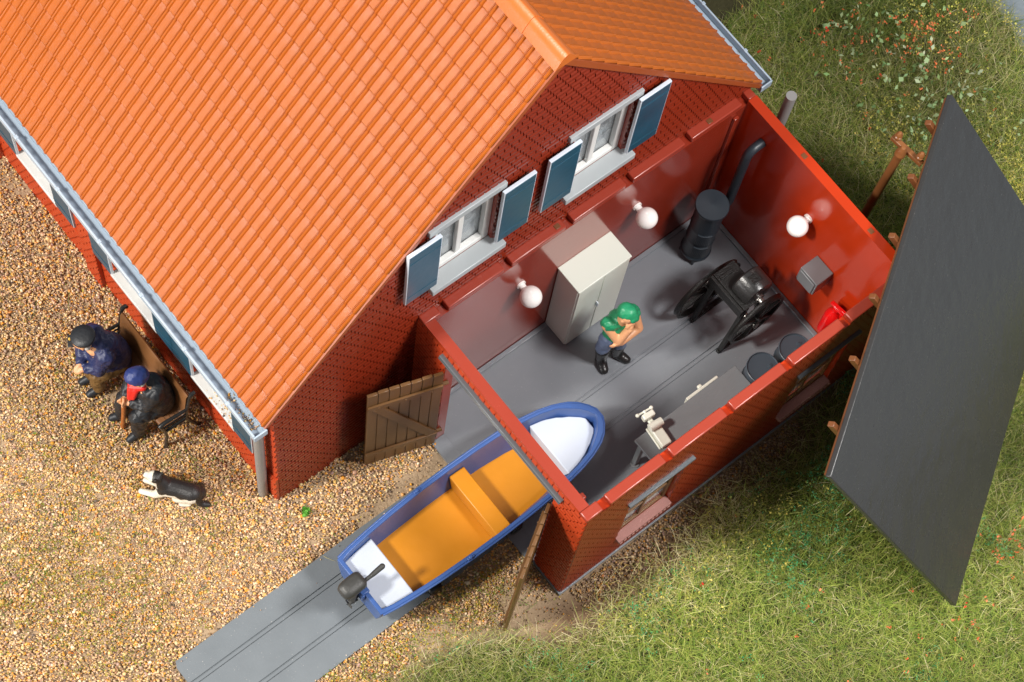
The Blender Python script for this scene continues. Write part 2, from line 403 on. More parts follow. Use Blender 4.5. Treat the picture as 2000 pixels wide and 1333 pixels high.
# ------------------------------------------------------------------ brick house
HX = -8.0; EZ = 2.45; RZ = 6.07; TH = .12
house = thing('brick_house', 'big dark red brick house with orange tiled saddle roof and blue shutters', 'house', (-4, YR, 0))
sl = (RZ-EZ)/(YR-(YA-.134)); nrm = Vector((0, -(RZ-EZ), (YR-YA+.134))).normalized()
WH = []
for dy in (0, 1.54): WH.append((.11+dy, .80+dy, 3.17, 4.26))
bm = NB(); wall_grid(bm, 'x', 0, -TH, YA, YB, -.05, RZ, WH)
def cut_roof(bm, off=.0):
    for sg, y0 in ((-1, YA-.134), (1, YB+.134)):
        n = Vector((0, sg*(RZ-EZ), abs(YR-y0))).normalized()
        bmesh.ops.bisect_plane(bm, geom=bm.verts[:]+bm.edges[:]+bm.faces[:], plane_co=Vector((0, y0, EZ-off)), plane_no=n, clear_outer=True)
cut_roof(bm, .03)
gs = (YR-(YA-.134))/(RZ-EZ)
bricks(bm, 'x', 0, 1, YA, YB, -.04, RZ-.05, WH, lambda z: (YA-.134+max(0, z-EZ+.05)*gs, YB+.134-max(0, z-EZ+.05)*gs))
finish('gable_wall', bm, ['bk_shaded', 'red'], house)
FW = [(-1.24, -.60, .98, 2.1), (-2.58, -1.88, .98, 2.1), (-4.20, -3.57, .98, 2.1), (-5.9, -5.25, .98, 2.1)]
bm = NB(); wall_grid(bm, 'y', YA, TH, HX, -TH-.001, -.05, EZ+.02, FW); bricks(bm, 'y', YA, -1, HX, -.004, .60, 2.4, FW); finish('front_wall', bm, ['bk_front', 'red'], house)
bm = NB(); wall_grid(bm, 'y', YB, -TH, HX, -TH-.001, -.05, EZ+.02, []); bricks(bm, 'y', YB, 1, HX, -.004, -.03, 2.4); finish('rear_wall', bm, ['bk_front', 'red'], house)
bm = NB(); box(bm, HX, 0.0, YA-.030, YA-.001, -.05, .62); bricks(bm, 'y', YA-.030, -1, HX, .0, -.04, .60); finish('plinth', bm, 'bk_front', house)
for x in (-3.06, -4.9):
    bm = NB(); box(bm, x-.13, x+.13, YA-.08, YA-.046, -.05, 2.33); bricks(bm, 'y', YA-.08, -1, x-.13, x+.13, -.04, 2.3); finish('pilaster', bm, 'bk_front', house)
def gable_window(dy):
    y0, y1, z0, z1 = .11+dy, .80+dy, 3.17, 4.26
    f = NB(); X0, X1 = -.105, -.045
    box(f, X0, X1, y0, y0+.075, z0, z1); box(f, X0, X1, y1-.075, y1, z0, z1)
    box(f, X0, X1, y0+.075, y1-.075, z0, z0+.075); box(f, X0, X1, y0+.075, y1-.075, z1-.10, z1)
    box(f, X0+.004, X1-.01, (y0+y1)/2-.03, (y0+y1)/2+.03, z0+.075, z1-.10)
    fr = finish('window', f, 'white', house, bevel=.007)
    f = NB()   # inner sash bars
    for a, b_ in ((y0+.075, (y0+y1)/2-.03), ((y0+y1)/2+.03, y1-.075)):
        box(f, -.118, -.106, a, b_, z0+.02, z1-.02)
    finish('pane', f, 'glass', fr)
    f = NB()
    for a, b_ in ((y0+.075, (y0+y1)/2-.03), ((y0+y1)/2+.03, y1-.075)):
        box(f, -.17, -.13, a-.03, b_+.03, z0, z0+.34); box(f, -.17, -.13, a-.03, a+.05, z0+.34, z1)
    finish('curtain', f, 'sill', fr)
    f = NB(); box(f, -.42, -.22, y0-.2, y1+.2, z0-.2, min(z1+.1, 4.35)); finish('room_backing', f, 'room', fr)
    f = NB(); box(f, -.044, .118, y0-.06, y1+.09, z0-.085, z0+.006); finish('window_sill', f, 'sill', fr, bevel=.008)
    f = NB(); box(f, .002, .045, y0-.10, y1+.05, z1-.005, z1+.085); finish('lintel', f, 'sill', fr, bevel=.006)
    for a, b_ in ((y0-.355, y0+.005), (y1-.015, y1+.345)):
        f = NB(); box(f, .055, .09, a, b_, 3.245, 4.265); sh = finish('shutter', f, 'edge', house, bevel=.004)
        f = NB(); box(f, .0905, .094, a+.012, b_-.012, 3.262, 4.248); finish('shutter_face', f, 'blue', sh)
        f = NB()
        for zz in (3.38, 4.10): box(f, .0945, .0985, a+.014, b_-.014, zz, zz+.012)
        box(f, .004, .054, (a+b_)/2-.05, (a+b_)/2+.05, 3.6, 3.9)
        finish('shutter_batten', f, 'blue', sh)
for dy in (0, 1.54): gable_window(dy)
for k, (x0, x1, z0, z1) in enumerate(FW):
    f = NB(); y_, y2 = YA+.03, YA+.08
    box(f, x0, x0+.07, y_, y2, z0, z1); box(f, x1-.07, x1, y_, y2, z0, z1); box(f, x0+.07, x1-.07, y_, y2, z0, z0+.07); box(f, x0+.07, x1-.07, y_, y2, z1-.08, z1)
    box(f, (x0+x1)/2-.03, (x0+x1)/2+.03, y_, y2-.01, z0+.07, z1-.08)
    fr = finish('window', f, 'white', house, bevel=.006)
    f = NB(); box(f, x0+.07, x1-.07, y2+.002, y2+.012, z0+.05, z1-.05); finish('pane', f, 'glass', fr)
    f = NB(); box(f, x0-.04, x1+.04, YA-.105, YA+.029, z0-.055, z0+.006); finish('window_sill', f, 'sillw', fr, bevel=.008)
    for a, b_ in ((x0-.335, x0-.012), (x1+.012, x1+.335)):
        f = NB(); box(f, a, b_, YA-.10, YA-.072, .95, 2.12); sh = finish('shutter', f, 'edge', house, bevel=.004)
        f = NB(); box(f, a+.01, b_-.01, YA-.1045, YA-.1005, .965, 2.105); finish('shutter_face', f, 'blue', sh)
        f = NB()
        for zz in (1.12, 1.95): box(f, a+.012, b_-.012, YA-.1085, YA-.105, zz, zz+.012)
        box(f, (a+b_)/2-.04, (a+b_)/2+.04, YA-.071, YA-.001, 1.5, 1.7)
        finish('shutter_batten', f, 'blue', sh)
# tiled slopes: each a relief of rolls and overlapping courses
CW, NR = .116, 18
SLOPE = math.hypot(YR-(YA-.134), RZ-EZ)
def tile_slope(side):
    prof = [(0, -.003), (.03, .002), (.07, .013), (.14, .018), (.21, .013), (.25, .001), (.275, .001), (.31, .009), (.345, .009), (.375, .0), (.395, -.004), (.42, .0), (.965, .001)]
    xe = .032; ncol = int((xe-HX)/CW)
    us, hs = [], []
    for c in range(ncol):
        for a, h in prof: us.append(xe-(c+a)*CW-(.0)); hs.append(h)
    us.append(xe-ncol*CW); hs.append(0)
    us, hs = np.array(us), np.array(hs)
    # first tile from the verge has a flat pan
    vs_, lift = [], []
    RH = SLOPE/NR
    for r in range(NR):
        vs_ += [r*RH, r*RH+.006, r*RH+.017, r*RH+RH*.5, (r+1)*RH-.012]; lift += [-.003, .005, .013, .009, .002]
    vs_, lift = np.array(vs_), np.array(lift)
    U, V = np.meshgrid(us, vs_); Hh = hs[None, :]+lift[:, None]
    # slight side taper of each tile's nose
    ys = YA-.134+V*(YR-(YA-.134))/SLOPE; zs = EZ+V*(RZ-EZ)/SLOPE
    n = np.array([0, -(RZ-EZ)/SLOPE, (YR-(YA-.134))/SLOPE])
    P = np.stack([U, ys+Hh*n[1], zs+Hh*n[2]], -1)
    if side > 0: P[..., 1] = 2*YR-P[..., 1]
    bm = NB(); nv_, nu = U.shape
    vv = [[bm.verts.new(P[i, j]) for j in range(nu)] for i in range(nv_)]
    for i in range(nv_-1):
        for j in range(nu-1): bm.faces.new((vv[i][j], vv[i][j+1], vv[i+1][j+1], vv[i+1][j]))
    return bm
for side in (-1, 1):
    bm = tile_slope(side)
    rf = finish('roof_slope', bm, 'tile', house, smooth=True, angle=24)
    f = NB(); y0 = YA-.134 if side < 0 else YB+.134
    nn = Vector((0, side*(RZ-EZ), abs(YR-y0))).normalized()
    a = Vector((0, y0, EZ)); b_ = Vector((0, YR, RZ)); dn = -.05
    pts = [a+nn*-.002, b_+nn*-.002, b_+nn*dn*1.3, a+nn*dn]
    q0 = [f.verts.new((HX, p.y, p.z)) for p in pts]; q1 = [f.verts.new((.05, p.y, p.z)) for p in pts]
    f.faces.new(q0); f.faces.new(q1[::-1])
    for i in range(4): f.faces.new((q0[i], q0[(i+1) % 4], q1[(i+1) % 4], q1[i]))
    finish('verge_board', f, 'under', rf)
f = NB(); k = int((.06-HX)/.42)
for i in range(k):
    x1 = .06-i*.42; x0 = x1-.42
    sec = [(-.115, -.105), (-.075, -.03), (-.035, .03), (0, .048), (.035, .03), (.075, -.03), (.115, -.105)]
    q0 = [f.verts.new((x0-.01, YR+a*.93, RZ+.02+b_*.93)) for a, b_ in sec]; q1 = [f.verts.new((x1, YR+a, RZ+.028+b_)) for a, b_ in sec]
    for j in range(6): f.faces.new((q0[j], q0[j+1], q1[j+1], q1[j]))
    f.faces.new(q1)
finish('ridge_cap', f, 'ridge', house, smooth=True, angle=50)
for side, y0 in ((-1, YA-.134), (1, YB+.134)):
    f = NB(); s_ = side
    def yy(a): return y0+s_*a
    def rb(a, b_, z0, z1, x0=HX, x1=.05): box(f, x0, x1, min(yy(a), yy(b_)), max(yy(a), yy(b_)), z0, z1)
    rb(.105, .125, EZ-.11, EZ-.01); rb(-.02, .104, EZ-.125, EZ-.105); rb(-.02, 0.0, EZ-.104, EZ-.045)
    rb(-.02, .125, EZ-.12, EZ-.018, .051, .068)
    for i in range(12): x = -.35-i*.66; rb(.098, .135, EZ-.012, EZ-.002, x-.02, x+.02)
    finish('gutter', f, 'gutter', house, bevel=.006)
f = NB(); tube(f, [(-.13, YA-.10, EZ-.126), (-.13, YA-.10, 2.2), (-.15, YA-.095, -.02)], .052, 20); finish('downpipe', f, 'pipe', house, smooth=True)

# ------------------------------------------------------------------ boat shed
shed = thing('boat_shed', 'roofless red brick boat shed built against the house gable, with open plank doors', 'shed', (W/2, LG/2, 0))
NY = [.235, .99, 1.74, 2.49, 3.24, 3.985]
def coping(bm, x0, x1, z):
    """blocks on top of a side wall with a slot for each roof beam"""
    a = 0.0
    for y in NY+[None]:
        b_ = (y-.045) if y else LG
        if b_-a > .02: box(bm, x0, x1, a, b_, z, H)
        a = (y+.045) if y else None
zc = H-.085
# side wall away from the house
RWIN = [(.64, 1.34, .60, 1.84), (2.80, 3.52, .60, 1.84)]
bm = NB(); wall_grid(bm, 'x', W, -T, 0, LG, .03, zc, RWIN); bricks(bm, 'x', W, 1, 0.005, LG-.005, .035, zc+.06, RWIN, d=.008, gap=.008); finish('side_wall', bm, ['bk_shaded', 'red_in'], shed)
bm = NB(); coping(bm, W-T, W, zc+.0005); finish('coping', bm, 'red', shed, bevel=.012, segs=3)
bm = NB(); wall_grid(bm, 'x', .004, T-.004, .0, LG, .03, zc, []); finish('party_wall', bm, ['red', 'red_shaded'], shed)
bm = NB(); coping(bm, .004, T, zc+.0005); finish('coping', bm, 'red', shed, bevel=.012, segs=3)
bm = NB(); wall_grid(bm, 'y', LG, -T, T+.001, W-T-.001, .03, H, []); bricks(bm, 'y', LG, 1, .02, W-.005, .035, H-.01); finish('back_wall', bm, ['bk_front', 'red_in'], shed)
DX0, DX1, DZ = .455, 2.075, 2.26
bm = NB(); wall_grid(bm, 'y', 0, T, T+.001, W-T-.001, .03, H, [(DX0, DX1, .0, DZ)])
bricks(bm, 'y', 0, -1, .01, W-.005, .035, H-.01, [(DX0, DX1, .0, DZ+.05)])
finish('front_wall', bm, ['bk_front', 'red'], shed)
# small bosses that show on top of the walls
bm = NB()
for p in ((.057, 1.62), (.057, 3.55)): box(bm, p[0]-.025, p[0]+.025, p[1]-.03, p[1]+.03, H+.0005, H+.006)
for x in (.9, 1.9): box(bm, x-.03, x+.03, LG-.08, LG-.03, H+.0005, H+.006)
finish('sprue_mark', bm, 'rafter_brown', shed, bevel=.003)
bm = NB(); box(bm, .40, 2.19, -.055, -.001, 2.335, 2.372); box(bm, .40, 2.19, -.061, -.0555, 2.32, 2.35); finish('door_lintel', bm, 'strip', shed, bevel=.006)
bm = NB(); box(bm, 2.235, 2.30, T+.0005, T+.06, 2.30, 2.40); finish('roof_peg', bm, 'red', shed, bevel=.01)
bm = NB(); box(bm, .24, .30, T+.0005, T+.03, .1, 2.3); box(bm, T+.001, T+.035, LG-T-.16, LG-T-.10, .06, 2.3); finish('corner_rib', bm, 'red_shaded', shed, bevel=.006)
# floor: strips with rail grooves, rim, base edge
bm = NB(); zf = .03
xs = [T, .995, 1.010, 1.040, 1.050, 1.395, 1.410, 1.440, 1.450, W-T]
for i in range(9):
    hgt = zf if i % 2 == 0 else zf-.016
    if i in (2, 6): hgt = zf-.004
    box(bm, xs[i], xs[i+1], T+.001, LG-T-.001, -.08, hgt)
for i in range(9):
    a, b_ = max(xs[i], DX0+.002), min(xs[i+1], DX1-.002)
    hgt = zf if i % 2 == 0 else zf-.016
    if i in (2, 6): hgt = zf-.004
    box(bm, a, b_, -.055, T, -.08, hgt)
fl = finish('floor', bm, 'floor', shed)
bm = NB()
box(bm, T+.001, T+.055, T+.02, LG-T-.06, zf+.001, zf+.03); box(bm, W-T-.055, W-T-.001, T+.02, LG-T-.06, zf+.001, zf+.03); box(bm, T+.001, W-T-.001, LG-T-.055, LG-T-.001, zf+.001, zf+.031)
finish('floor_rim', bm, 'floor', fl, bevel=.008)
bm = NB(); box(bm, 0, DX0-.003, -.022, T, -.08, .028); box(bm, DX1+.003, W+.022, -.022, T, -.08, .028); box(bm, W-T, W+.022, T+.001, LG+.02, -.08, .028)
box(bm, -.0, W-T-.001, LG-T, LG+.02, -.08, .028)
finish('base_edge', bm, 'floor', shed, bevel=.006)
# shed windows
for k, (a, b_, z0, z1) in enumerate(RWIN):
    f = NB(); x0, x1 = W-.085, W-.05
    box(f, x0, x1, a, a+.05, z0, z1); box(f, x0, x1, b_-.05, b_, z0, z1); box(f, x0, x1, a+.05, b_-.05, z0, z0+.05); box(f, x0, x1, a+.05, b_-.05, z1-.05, z1)
    box(f, x0+.004, x1-.006, (a+b_)/2-.02, (a+b_)/2+.02, z0+.05, z1-.05)
    for zz in (z0+.43, z0+.83): box(f, x0+.006, x1-.008, a+.05, b_-.05, zz, zz+.03)
    fr = finish('window', f, 'brown', shed, bevel=.005)
    f = NB(); box(f, x0-.01, x0-.003, a+.03, b_-.03, z0+.03, z1-.03); finish('pane', f, 'glass', fr)
    f = NB(); y = a-.05; k2 = 0
    box(f, W-.049, W+.055, a+.002, b_-.002, z0-.05, z0+.006)
    y = a
    while y < b_-.03:
        box(f, W+.0555, W+.068, y+.008, y+.046, z0-.045, z0-.006); y += .052
    finish('window_sill', f, 'sillbrick', fr, bevel=.006)
    f = NB(); box(f, W+.001, W+.045, a-.06, b_+.06, z1+.0, z1+.04); finish('window_lintel', f, 'strip', fr, bevel=.005)
# open plank doors
def door(hx, hy, ex, ey, face):
    a, b_ = Vector((hx, hy, 0)), Vector((ex, ey, 0)); d = (b_-a); L = d.length; d.normalize(); n = Vector((d.y, -d.x, 0))*face
    f = NB(); npl = 7; wd = L/npl; z0, z1 = .03, 2.03
    for i in range(npl):
        dz = random.uniform(-.012, .012)
        c = a+d*(i+.5)*wd; obox(f, c+Vector((0, 0, (z0+z1)/2+dz/2)), d, n, (0, 0, 1), wd/2-.004, .018, (z1-z0)/2+dz/2)
    obox(f, a+d*L/2+Vector((0, 0, 1.03))-n*.004, d, n, (0, 0, 1), L/2-.004, .013, .985)
    r = finish('door', f, 'brown', shed, bevel=.006)
    f = NB()
    for zz in (.36, 1.72): obox(f, a+d*L/2+n*.031+Vector((0, 0, zz)), d, n, (0, 0, 1), L/2-.004, .012, .045)
    p, q_ = a+d*(L*.08)+Vector((0, 0, .42)), a+d*(L*.86)+Vector((0, 0, 1.66)); dd = q_-p
    obox(f, (p+q_)/2+n*.029, dd, n, dd.cross(n), dd.length/2, .010, .052)
    for zz in (.36, 1.72):
        for t in (.15, .5, .85): ball(f, a+d*L*t+n*.043+Vector((0, 0, zz)), .010, n=8)
    finish('brace', f, 'brown', r, bevel=.004)
    f = NB()
    for zz in (.36, 1.72):
        tube(f, [a+Vector((0, 0, zz))-n*.0+d*-.002, a-d*.06+Vector((0, 0, zz))], .022, 10)
    finish('hinge', f, 'brown', r, smooth=True)
door(.462, -.022, .223, -.745, -1)
door(2.07, -.035, 2.476, -.70, 1)

# ------------------------------------------------------------------ roof of the shed, lifted off
A, B_, C_ = Vector((1.418, 5.386, 3.124)), Vector((3.587, 1.9, 2.927)), Vector((5.152, 3.015, .428)); D_ = A+C_-B_
e1, e2 = (C_-B_).normalized(), (A-B_).normalized(); nn = e1.cross(e2); nn = nn*(1 if nn.z > 0 else -1)
l1, l2 = (C_-B_).length, (A-B_).length; cen = (A+C_)/2
sr = thing('shed_roof', 'black flat roof lifted off the boat shed, leaning on it at a steep tilt', 'roof', tuple(C_))
f = NB(); obox(f, cen-nn*.030, e1, e2, nn, l1/2, l2/2, .030); finish('roof_sheet', f, 'roofpan', sr, bevel=.012, segs=3)
f = NB(); obox(f, cen-nn*.0745, e1, e2, nn, l1/2-.025, l2/2-.025, .014); finish('roof_boarding', f, 'rafter_brown', sr)
for t in (.088, .236, .395, .555, .715, .88):
    f = NB(); c = B_+e2*l2*(1-t)+e1*(l1/2-.03)-nn*.128
    obox(f, c, e1, e2, nn, l1/2+.035, .027, .034); finish('rafter', f, 'rafter_brown', sr, bevel=.006)

# ------------------------------------------------------------------ shed contents
cb = thing('metal_cabinet', 'cream steel cabinet with two doors standing against the dark red wall', 'cabinet', (.27, 2.06, .03))
bm = NB(); box(bm, .115, .435, 1.72, 2.395, .05, 1.46); finish('body', bm, 'cabinet', cb, bevel=.01)
bm = NB(); box(bm, .108, .455, 1.712, 2.403, 1.4605, 1.485); finish('top', bm, 'cabinet', cb, bevel=.008)
for a, b_ in ((1.728, 2.0535), (2.0615, 2.387)):
    bm = NB(); box(bm, .4355, .452, a, b_, .075, 1.452); dr = finish('door', bm, 'cabinet', cb, bevel=.006)
    if a < 2:
        bm = NB(); box(bm, .4525, .485, 2.030, 2.044, .74, .83); finish('handle', bm, 'edge', dr, bevel=.005)
bm = NB()
for y in (1.80, 2.32): box(bm, .15, .20, y-.03, y+.03, .03, .05); box(bm, .37, .42, y-.03, y+.03, .03, .05)
finish('foot', bm, 'cabinet', cb)

st = thing('wood_stove', 'dark round iron stove in the back corner with a bent flue pipe', 'stove', (.43, 3.55, .03))
bm = NB(); sx, sy = .43, 3.56
lathe(bm, [(.0, .10), (.168, .10), (.170, .13), (.158, .145), (.155, .42), (.160, .44), (.155, .46), (.155, .70), (.160, .72), (.155, .74), (.155, 1.12), (.165, 1.13)], (sx, sy, .03), n=40)
finish('body', bm, 'stove', st, smooth=True)
bm = NB(); lathe(bm, [(.0, 1.135), (.178, 1.135), (.182, 1.15), (.182, 1.17), (.176, 1.18), (.03, 1.186), (.0, 1.19)], (sx, sy, .03), n=40); finish('lid', bm, 'stove', st, smooth=True)
fd = Vector((.75, -.66, 0)).normalized(); sd = Vector((-fd.y, fd.x, 0))
for z, h in ((.60, .11), (.92, .0), (.33, .08)):
    if h:
        bm = NB()
        for k in range(-4, 5):
            an = k*.11; c = fd*math.cos(an)+sd*math.sin(an); obox(bm, Vector((sx, sy, z+.05))+c*.163, c, Vector((-c.y, c.x, 0)), (0, 0, 1), .008, .010, h)
        finish('stove_door', bm, 'stove', st, bevel=.003)
for an in (.2, 1.77, 3.34, 4.91):
    bm = NB(); c = Vector((math.cos(an+.5), math.sin(an+.5), 0)); p = Vector((sx, sy, 0))+c*.135
    tube(bm, [p+Vector((0, 0, .18)), p+c*.02+Vector((0, 0, .03))], [.028, .016], 10); finish('leg', bm, 'stove', st, smooth=True)
bm = NB()
pt = [(.44, 3.70, .95), (.44, 3.78, .97)]+[tuple(v) for v in bez((.44, 3.79, .98), (.44, 3.83, 1.0), (.44, 3.83, 1.06), 4)]+[(.44, 3.83, 1.5), (.44, 3.83, 1.98)]+[tuple(v) for v in bez((.44, 3.83, 2.0), (.44, 3.835, 2.10), (.44, 3.93, 2.115), 8)]+[(.44, 4.012, 2.118)]
tube(bm, pt, .050, 20); finish('stove_pipe', bm, 'stove', st, smooth=True)
bm = NB(); q = Vector((.36, 4.34, 0)); tube(bm, [q+Vector((0, 0, .0)), q+Vector((0, 0, 2.62))], .056, 24)
fp = finish('flue_pipe', bm, 'pipe', loc=(.36, 4.34, 0), smooth=True, angle=50)
tag(fp, 'thin grey upright flue pipe in the grass behind the shed back wall', 'pipe')

def lamp(wall, base, ctr, label):
    base, ctr = Vector(base), Vector(ctr); d = (ctr-base).normalized()
    t = thing('wall_lamp', label, 'lamp', tuple(base), 'round white wall lamps in the shed')
    bm = NB(); tube(bm, [base, base+d*.018], .052, 24); tube(bm, [base+d*.018, base+d*.10], [.036, .032], 20); finish('socket', bm, 'bulb', t, smooth=True, angle=50)
    bm = NB(); ball(bm, ctr, .112, n=40); finish('globe', bm, 'bulb', t, smooth=True)
lamp('l', (.1102, 1.21, 1.772), (.275, 1.207, 1.770), 'white globe lamp on the wall between shed front and cream cabinet')
lamp('l', (.1102, 2.711, 1.69), (.275, 2.708, 1.688), 'white globe lamp on the wall between cream cabinet and stove')
lamp('b', (1.27, LG-T-.0002, 1.765), (1.27, 3.86, 1.765), 'white globe lamp on the bright red back wall')

bx = thing('wall_box', 'small grey cube-shaped box fixed on the red back wall', 'box', (1.67, 3.88, 1.2))
bm = NB(); box(bm, 1.545, 1.80, 3.78, LG-T-.001, 1.10, 1.35); finish('case', bm, 'grey', bx, bevel=.008)
bm = NB(); box(bm, 1.565, 1.78, 3.762, 3.779, 1.118, 1.332); finish('cover', bm, 'grey', bx, bevel=.014, segs=3)
ex = thing('fire_extinguisher', 'shiny red fire extinguisher hanging on the back wall near the barrels', 'extinguisher', (2.06, 3.93, .5))
bm = NB(); lathe(bm, [(0, 0), (.07, .0), (.09, .02), (.092, .36), (.080, .43), (.05, .48), (.038, .50), (.038, .54), (0, .545)], (2.06, 3.915, .50), n=28); finish('cylinder', bm, 'redx', ex, smooth=True)
bm = NB(); obox(bm, (2.09, 3.915, 1.075), (1, 0, .0), (0, 1, 0), (0, 0, 1), .115, .022, .018); obox(bm, (2.10, 3.915, 1.115), (1, 0, .25), (0, 1, 0), (-.25, 0, 1), .10, .018, .012); finish('lever', bm, 'redx', ex, bevel=.006)
bm = NB(); tube(bm, bez((2.14, 3.9, 1.05), (2.22, 3.88, .95), (2.165, 3.9, .66)), .017, 10); finish('hose', bm, 'redx', ex, smooth=True)

def barrel(x, y, label, rot):
    t = thing('oil_barrel', label, 'barrel', (x, y, .03), 'steel barrels by the side wall')
    bm = NB(); pr = [(0, 0), (.165, 0), (.172, .012), (.166, .03)]
    for z in (.28, .55): pr += [(.166, z-.03), (.174, z-.01), (.174, z+.01), (.166, z+.03)]
    pr += [(.166, .79), (.174, .81), (.174, .832), (.166, .836), (.160, .818), (0, .816)]
    lathe(bm, pr, (x, y, .03), n=48); finish('drum', bm, 'barrel', t, smooth=True, angle=30)
    bm = NB(); c = (x+.085*math.cos(rot), y+.085*math.sin(rot), .846)
    lathe(bm, [(.0, 0), (.026, 0), (.026, .008), (.016, .009), (.014, .014), (.006, .014), (.005, .004), (0, .003)], c, n=16); finish('bung', bm, 'barrel', t, smooth=True, angle=30)
barrel(2.055, 2.94, 'grey blue barrel touching the end of the workbench', 1.3)
barrel(2.10, 3.35, 'grey blue barrel nearer the red extinguisher, behind the other', 1.9)

wb = thing('workbench', 'long grey workbench with a white drawer along the side wall', 'workbench', (2.1, 2.1, .03))
bm = NB(); box(bm, 1.84, 2.37, 1.41, 2.77, .715, .752); finish('worktop', bm, 'bench', wb, bevel=.006)
for x, y, dx, dy in ((1.90, 1.49, -.02, -.0), (2.31, 1.49, .02, 0), (1.90, 2.69, -.02, 0), (2.31, 2.69, .02, 0)):
    bm = NB(); obox(bm, (x, y, .38), (1, 0, 0), (0, 1, 0), (dx*.3, dy, 1), .028, .028, .335); tube(bm, [(x-dx*.3, y, .031), (x-dx*.3, y, .046)], .052, 20)
    finish('leg', bm, 'bench', wb, bevel=.005)
bm = NB(); box(bm, 1.805, 1.838, 2.13, 2.55, .60, .738); dr = finish('drawer', bm, 'ivory', wb, bevel=.008, label='white drawer front')
bm = NB(); box(bm, 1.765, 1.8045, 2.32, 2.37, .66, .70); finish('knob', bm, 'ivory', dr, bevel=.01)
vs = thing('bench_vise', 'ivory white vise clamped on the front end of the workbench', 'vise', (1.95, 1.65, .755))
vd = Vector((1, -.10, 0)).normalized(); vp = Vector((.10, 1, 0)).normalized(); o_ = Vector((1.94, 1.64, .753))
bm = NB(); obox(bm, o_+vd*.015+Vector((0, 0, .045)), vd, vp, (0, 0, 1), .135, .058, .043); obox(bm, o_+vd*.015-vp*.07+Vector((0, 0, .012)), vd, vp, (0, 0, 1), .13, .012, .012); finish('body', bm, 'ivory', vs, bevel=.014, segs=3)
bm = NB(); c = o_-vd*.075+Vector((0, 0, .135)); tube(bm, [c-vp*.075, c+vp*.075], .043, 20); obox(bm, c-Vector((0, 0, .03)), vd, vp, (0, 0, 1), .03, .06, .03); finish('fixed_jaw', bm, 'ivory', vs, smooth=True, angle=40)
bm = NB(); c = o_-vd*.20+Vector((0, 0, .09)); obox(bm, c+vp*.0, vd, vp, (0, 0, 1), .032, .068, .045); obox(bm, o_-vd*.14+Vector((0, 0, .05)), vd, vp, (0, 0, 1), .07, .028, .022); finish('sliding_jaw', bm, 'ivory', vs, bevel=.012, segs=3)
bm = NB(); c = o_-vd*.265+Vector((0, 0, .06)); tube(bm, [c-vp*.085, c+vp*.085], .011, 10); ball(bm, c-vp*.085, .022, n=10); ball(bm, c+vp*.085, .022, n=10); tube(bm, [c-vd*.01, c+vd*.08], .016, 10); finish('handle', bm, 'ivory', vs, smooth=True)

# winch: two spoked flywheels on A frames with a drum motor on a plate
wi = thing('cable_winch', 'black winch with two spoked flywheels, A frames and a drum motor on top', 'winch', (1.23, 3.3, .03))
def flywheel(x, yc, zc, r):
    bm = NB(); n = 40
    for r0, r1, hw in ((r-.042, r, .026),):
        ring = []
        for k in range(n):
            a = 2*math.pi*k/n; ring.append([bm.verts.new((x+dx, yc+math.cos(a)*rr, zc+math.sin(a)*rr)) for dx, rr in ((-hw, r0), (hw, r0), (hw, r1), (hw*.35, r1-.012), (-hw*.35, r1-.012), (-hw, r1))])
        for k in range(n):
            p, q_ = ring[k], ring[(k+1) % n]
            for j in range(6): bm.faces.new((p[j], q_[j], q_[(j+1) % 6], p[(j+1) % 6]))
    o = finish('flywheel', bm, 'machine', wi, smooth=True, angle=40)
    bm = NB(); tube(bm, [(x-.05, yc, zc), (x+.05, yc, zc)], .055, 20)
    for k in range(6):
        a = 2*math.pi*k/6+.3; c = Vector((0, math.cos(a), math.sin(a))); obox(bm, Vector((x, yc, zc))+c*(r/2), c, (1, 0, 0), Vector((0, -c.z, c.y)), r/2-.02, .026, .022)
    finish('spokes', bm, 'machine', o, bevel=.004)
WY, WZ, WR = 3.24, .52, .47
flywheel(.955, 3.20, .48, .44); flywheel(1.555, 3.33, .64, .37)
for x in (1.04, 1.48):
    bm = NB()
    for (ya, za, yb, zb) in ((3.02, .03, 3.17, 1.02), (3.56, .03, 3.33, 1.02), (2.99, .055, 3.60, .055), (3.08, .5, 3.47, .5)):
        p, q_ = Vector((x, ya, za)), Vector((x, yb, zb)); d = (q_-p); obox(bm, (p+q_)/2, d, (1, 0, 0), d.cross(Vector((1, 0, 0))), d.length/2, .024, .024)
    finish('side_frame', bm, 'machine', wi, bevel=.005)
bm = NB(); tube(bm, [(.90, 3.23, .55), (1.62, 3.30, .60)], .038, 24); finish('axle', bm, 'steel', wi, smooth=True)
bm = NB(); box(bm, 1.0, 1.50, 3.12, 3.40, 1.03, 1.055); box(bm, 1.06, 1.10, 3.15, 3.31, 1.056, 1.072); box(bm, 1.0, 1.5, 3.08, 3.115, .90, 1.05); finish('top_plate', bm, 'machine', wi, bevel=.004)
bm = NB(); lathe(bm, [(0, 0), (.165, 0), (.186, .02), (.186, .205), (.172, .24), (.135, .25), (0, .255)], (1.225, 3.345, 1.10), (1, 0, 0), n=40); dm = finish('motor_drum', bm, 'black', wi, smooth=True)
bm = NB(); box(bm, 1.29, 1.39, 3.29, 3.40, 1.276, 1.292); box(bm, 1.235, 1.265, 3.18, 3.40, 1.056, 1.09); finish('cover_plate', bm, 'machine', dm, bevel=.004)
bm = NB(); tube(bm, [(1.46, 3.33, 1.06), (1.50, 3.33, 1.06)], .055, 20); tube(bm, [(1.50, 3.33, 1.06), (1.54, 3.33, 1.06)], .032, 16); finish('shaft_end', bm, 'steel', dm, smooth=True, angle=40)

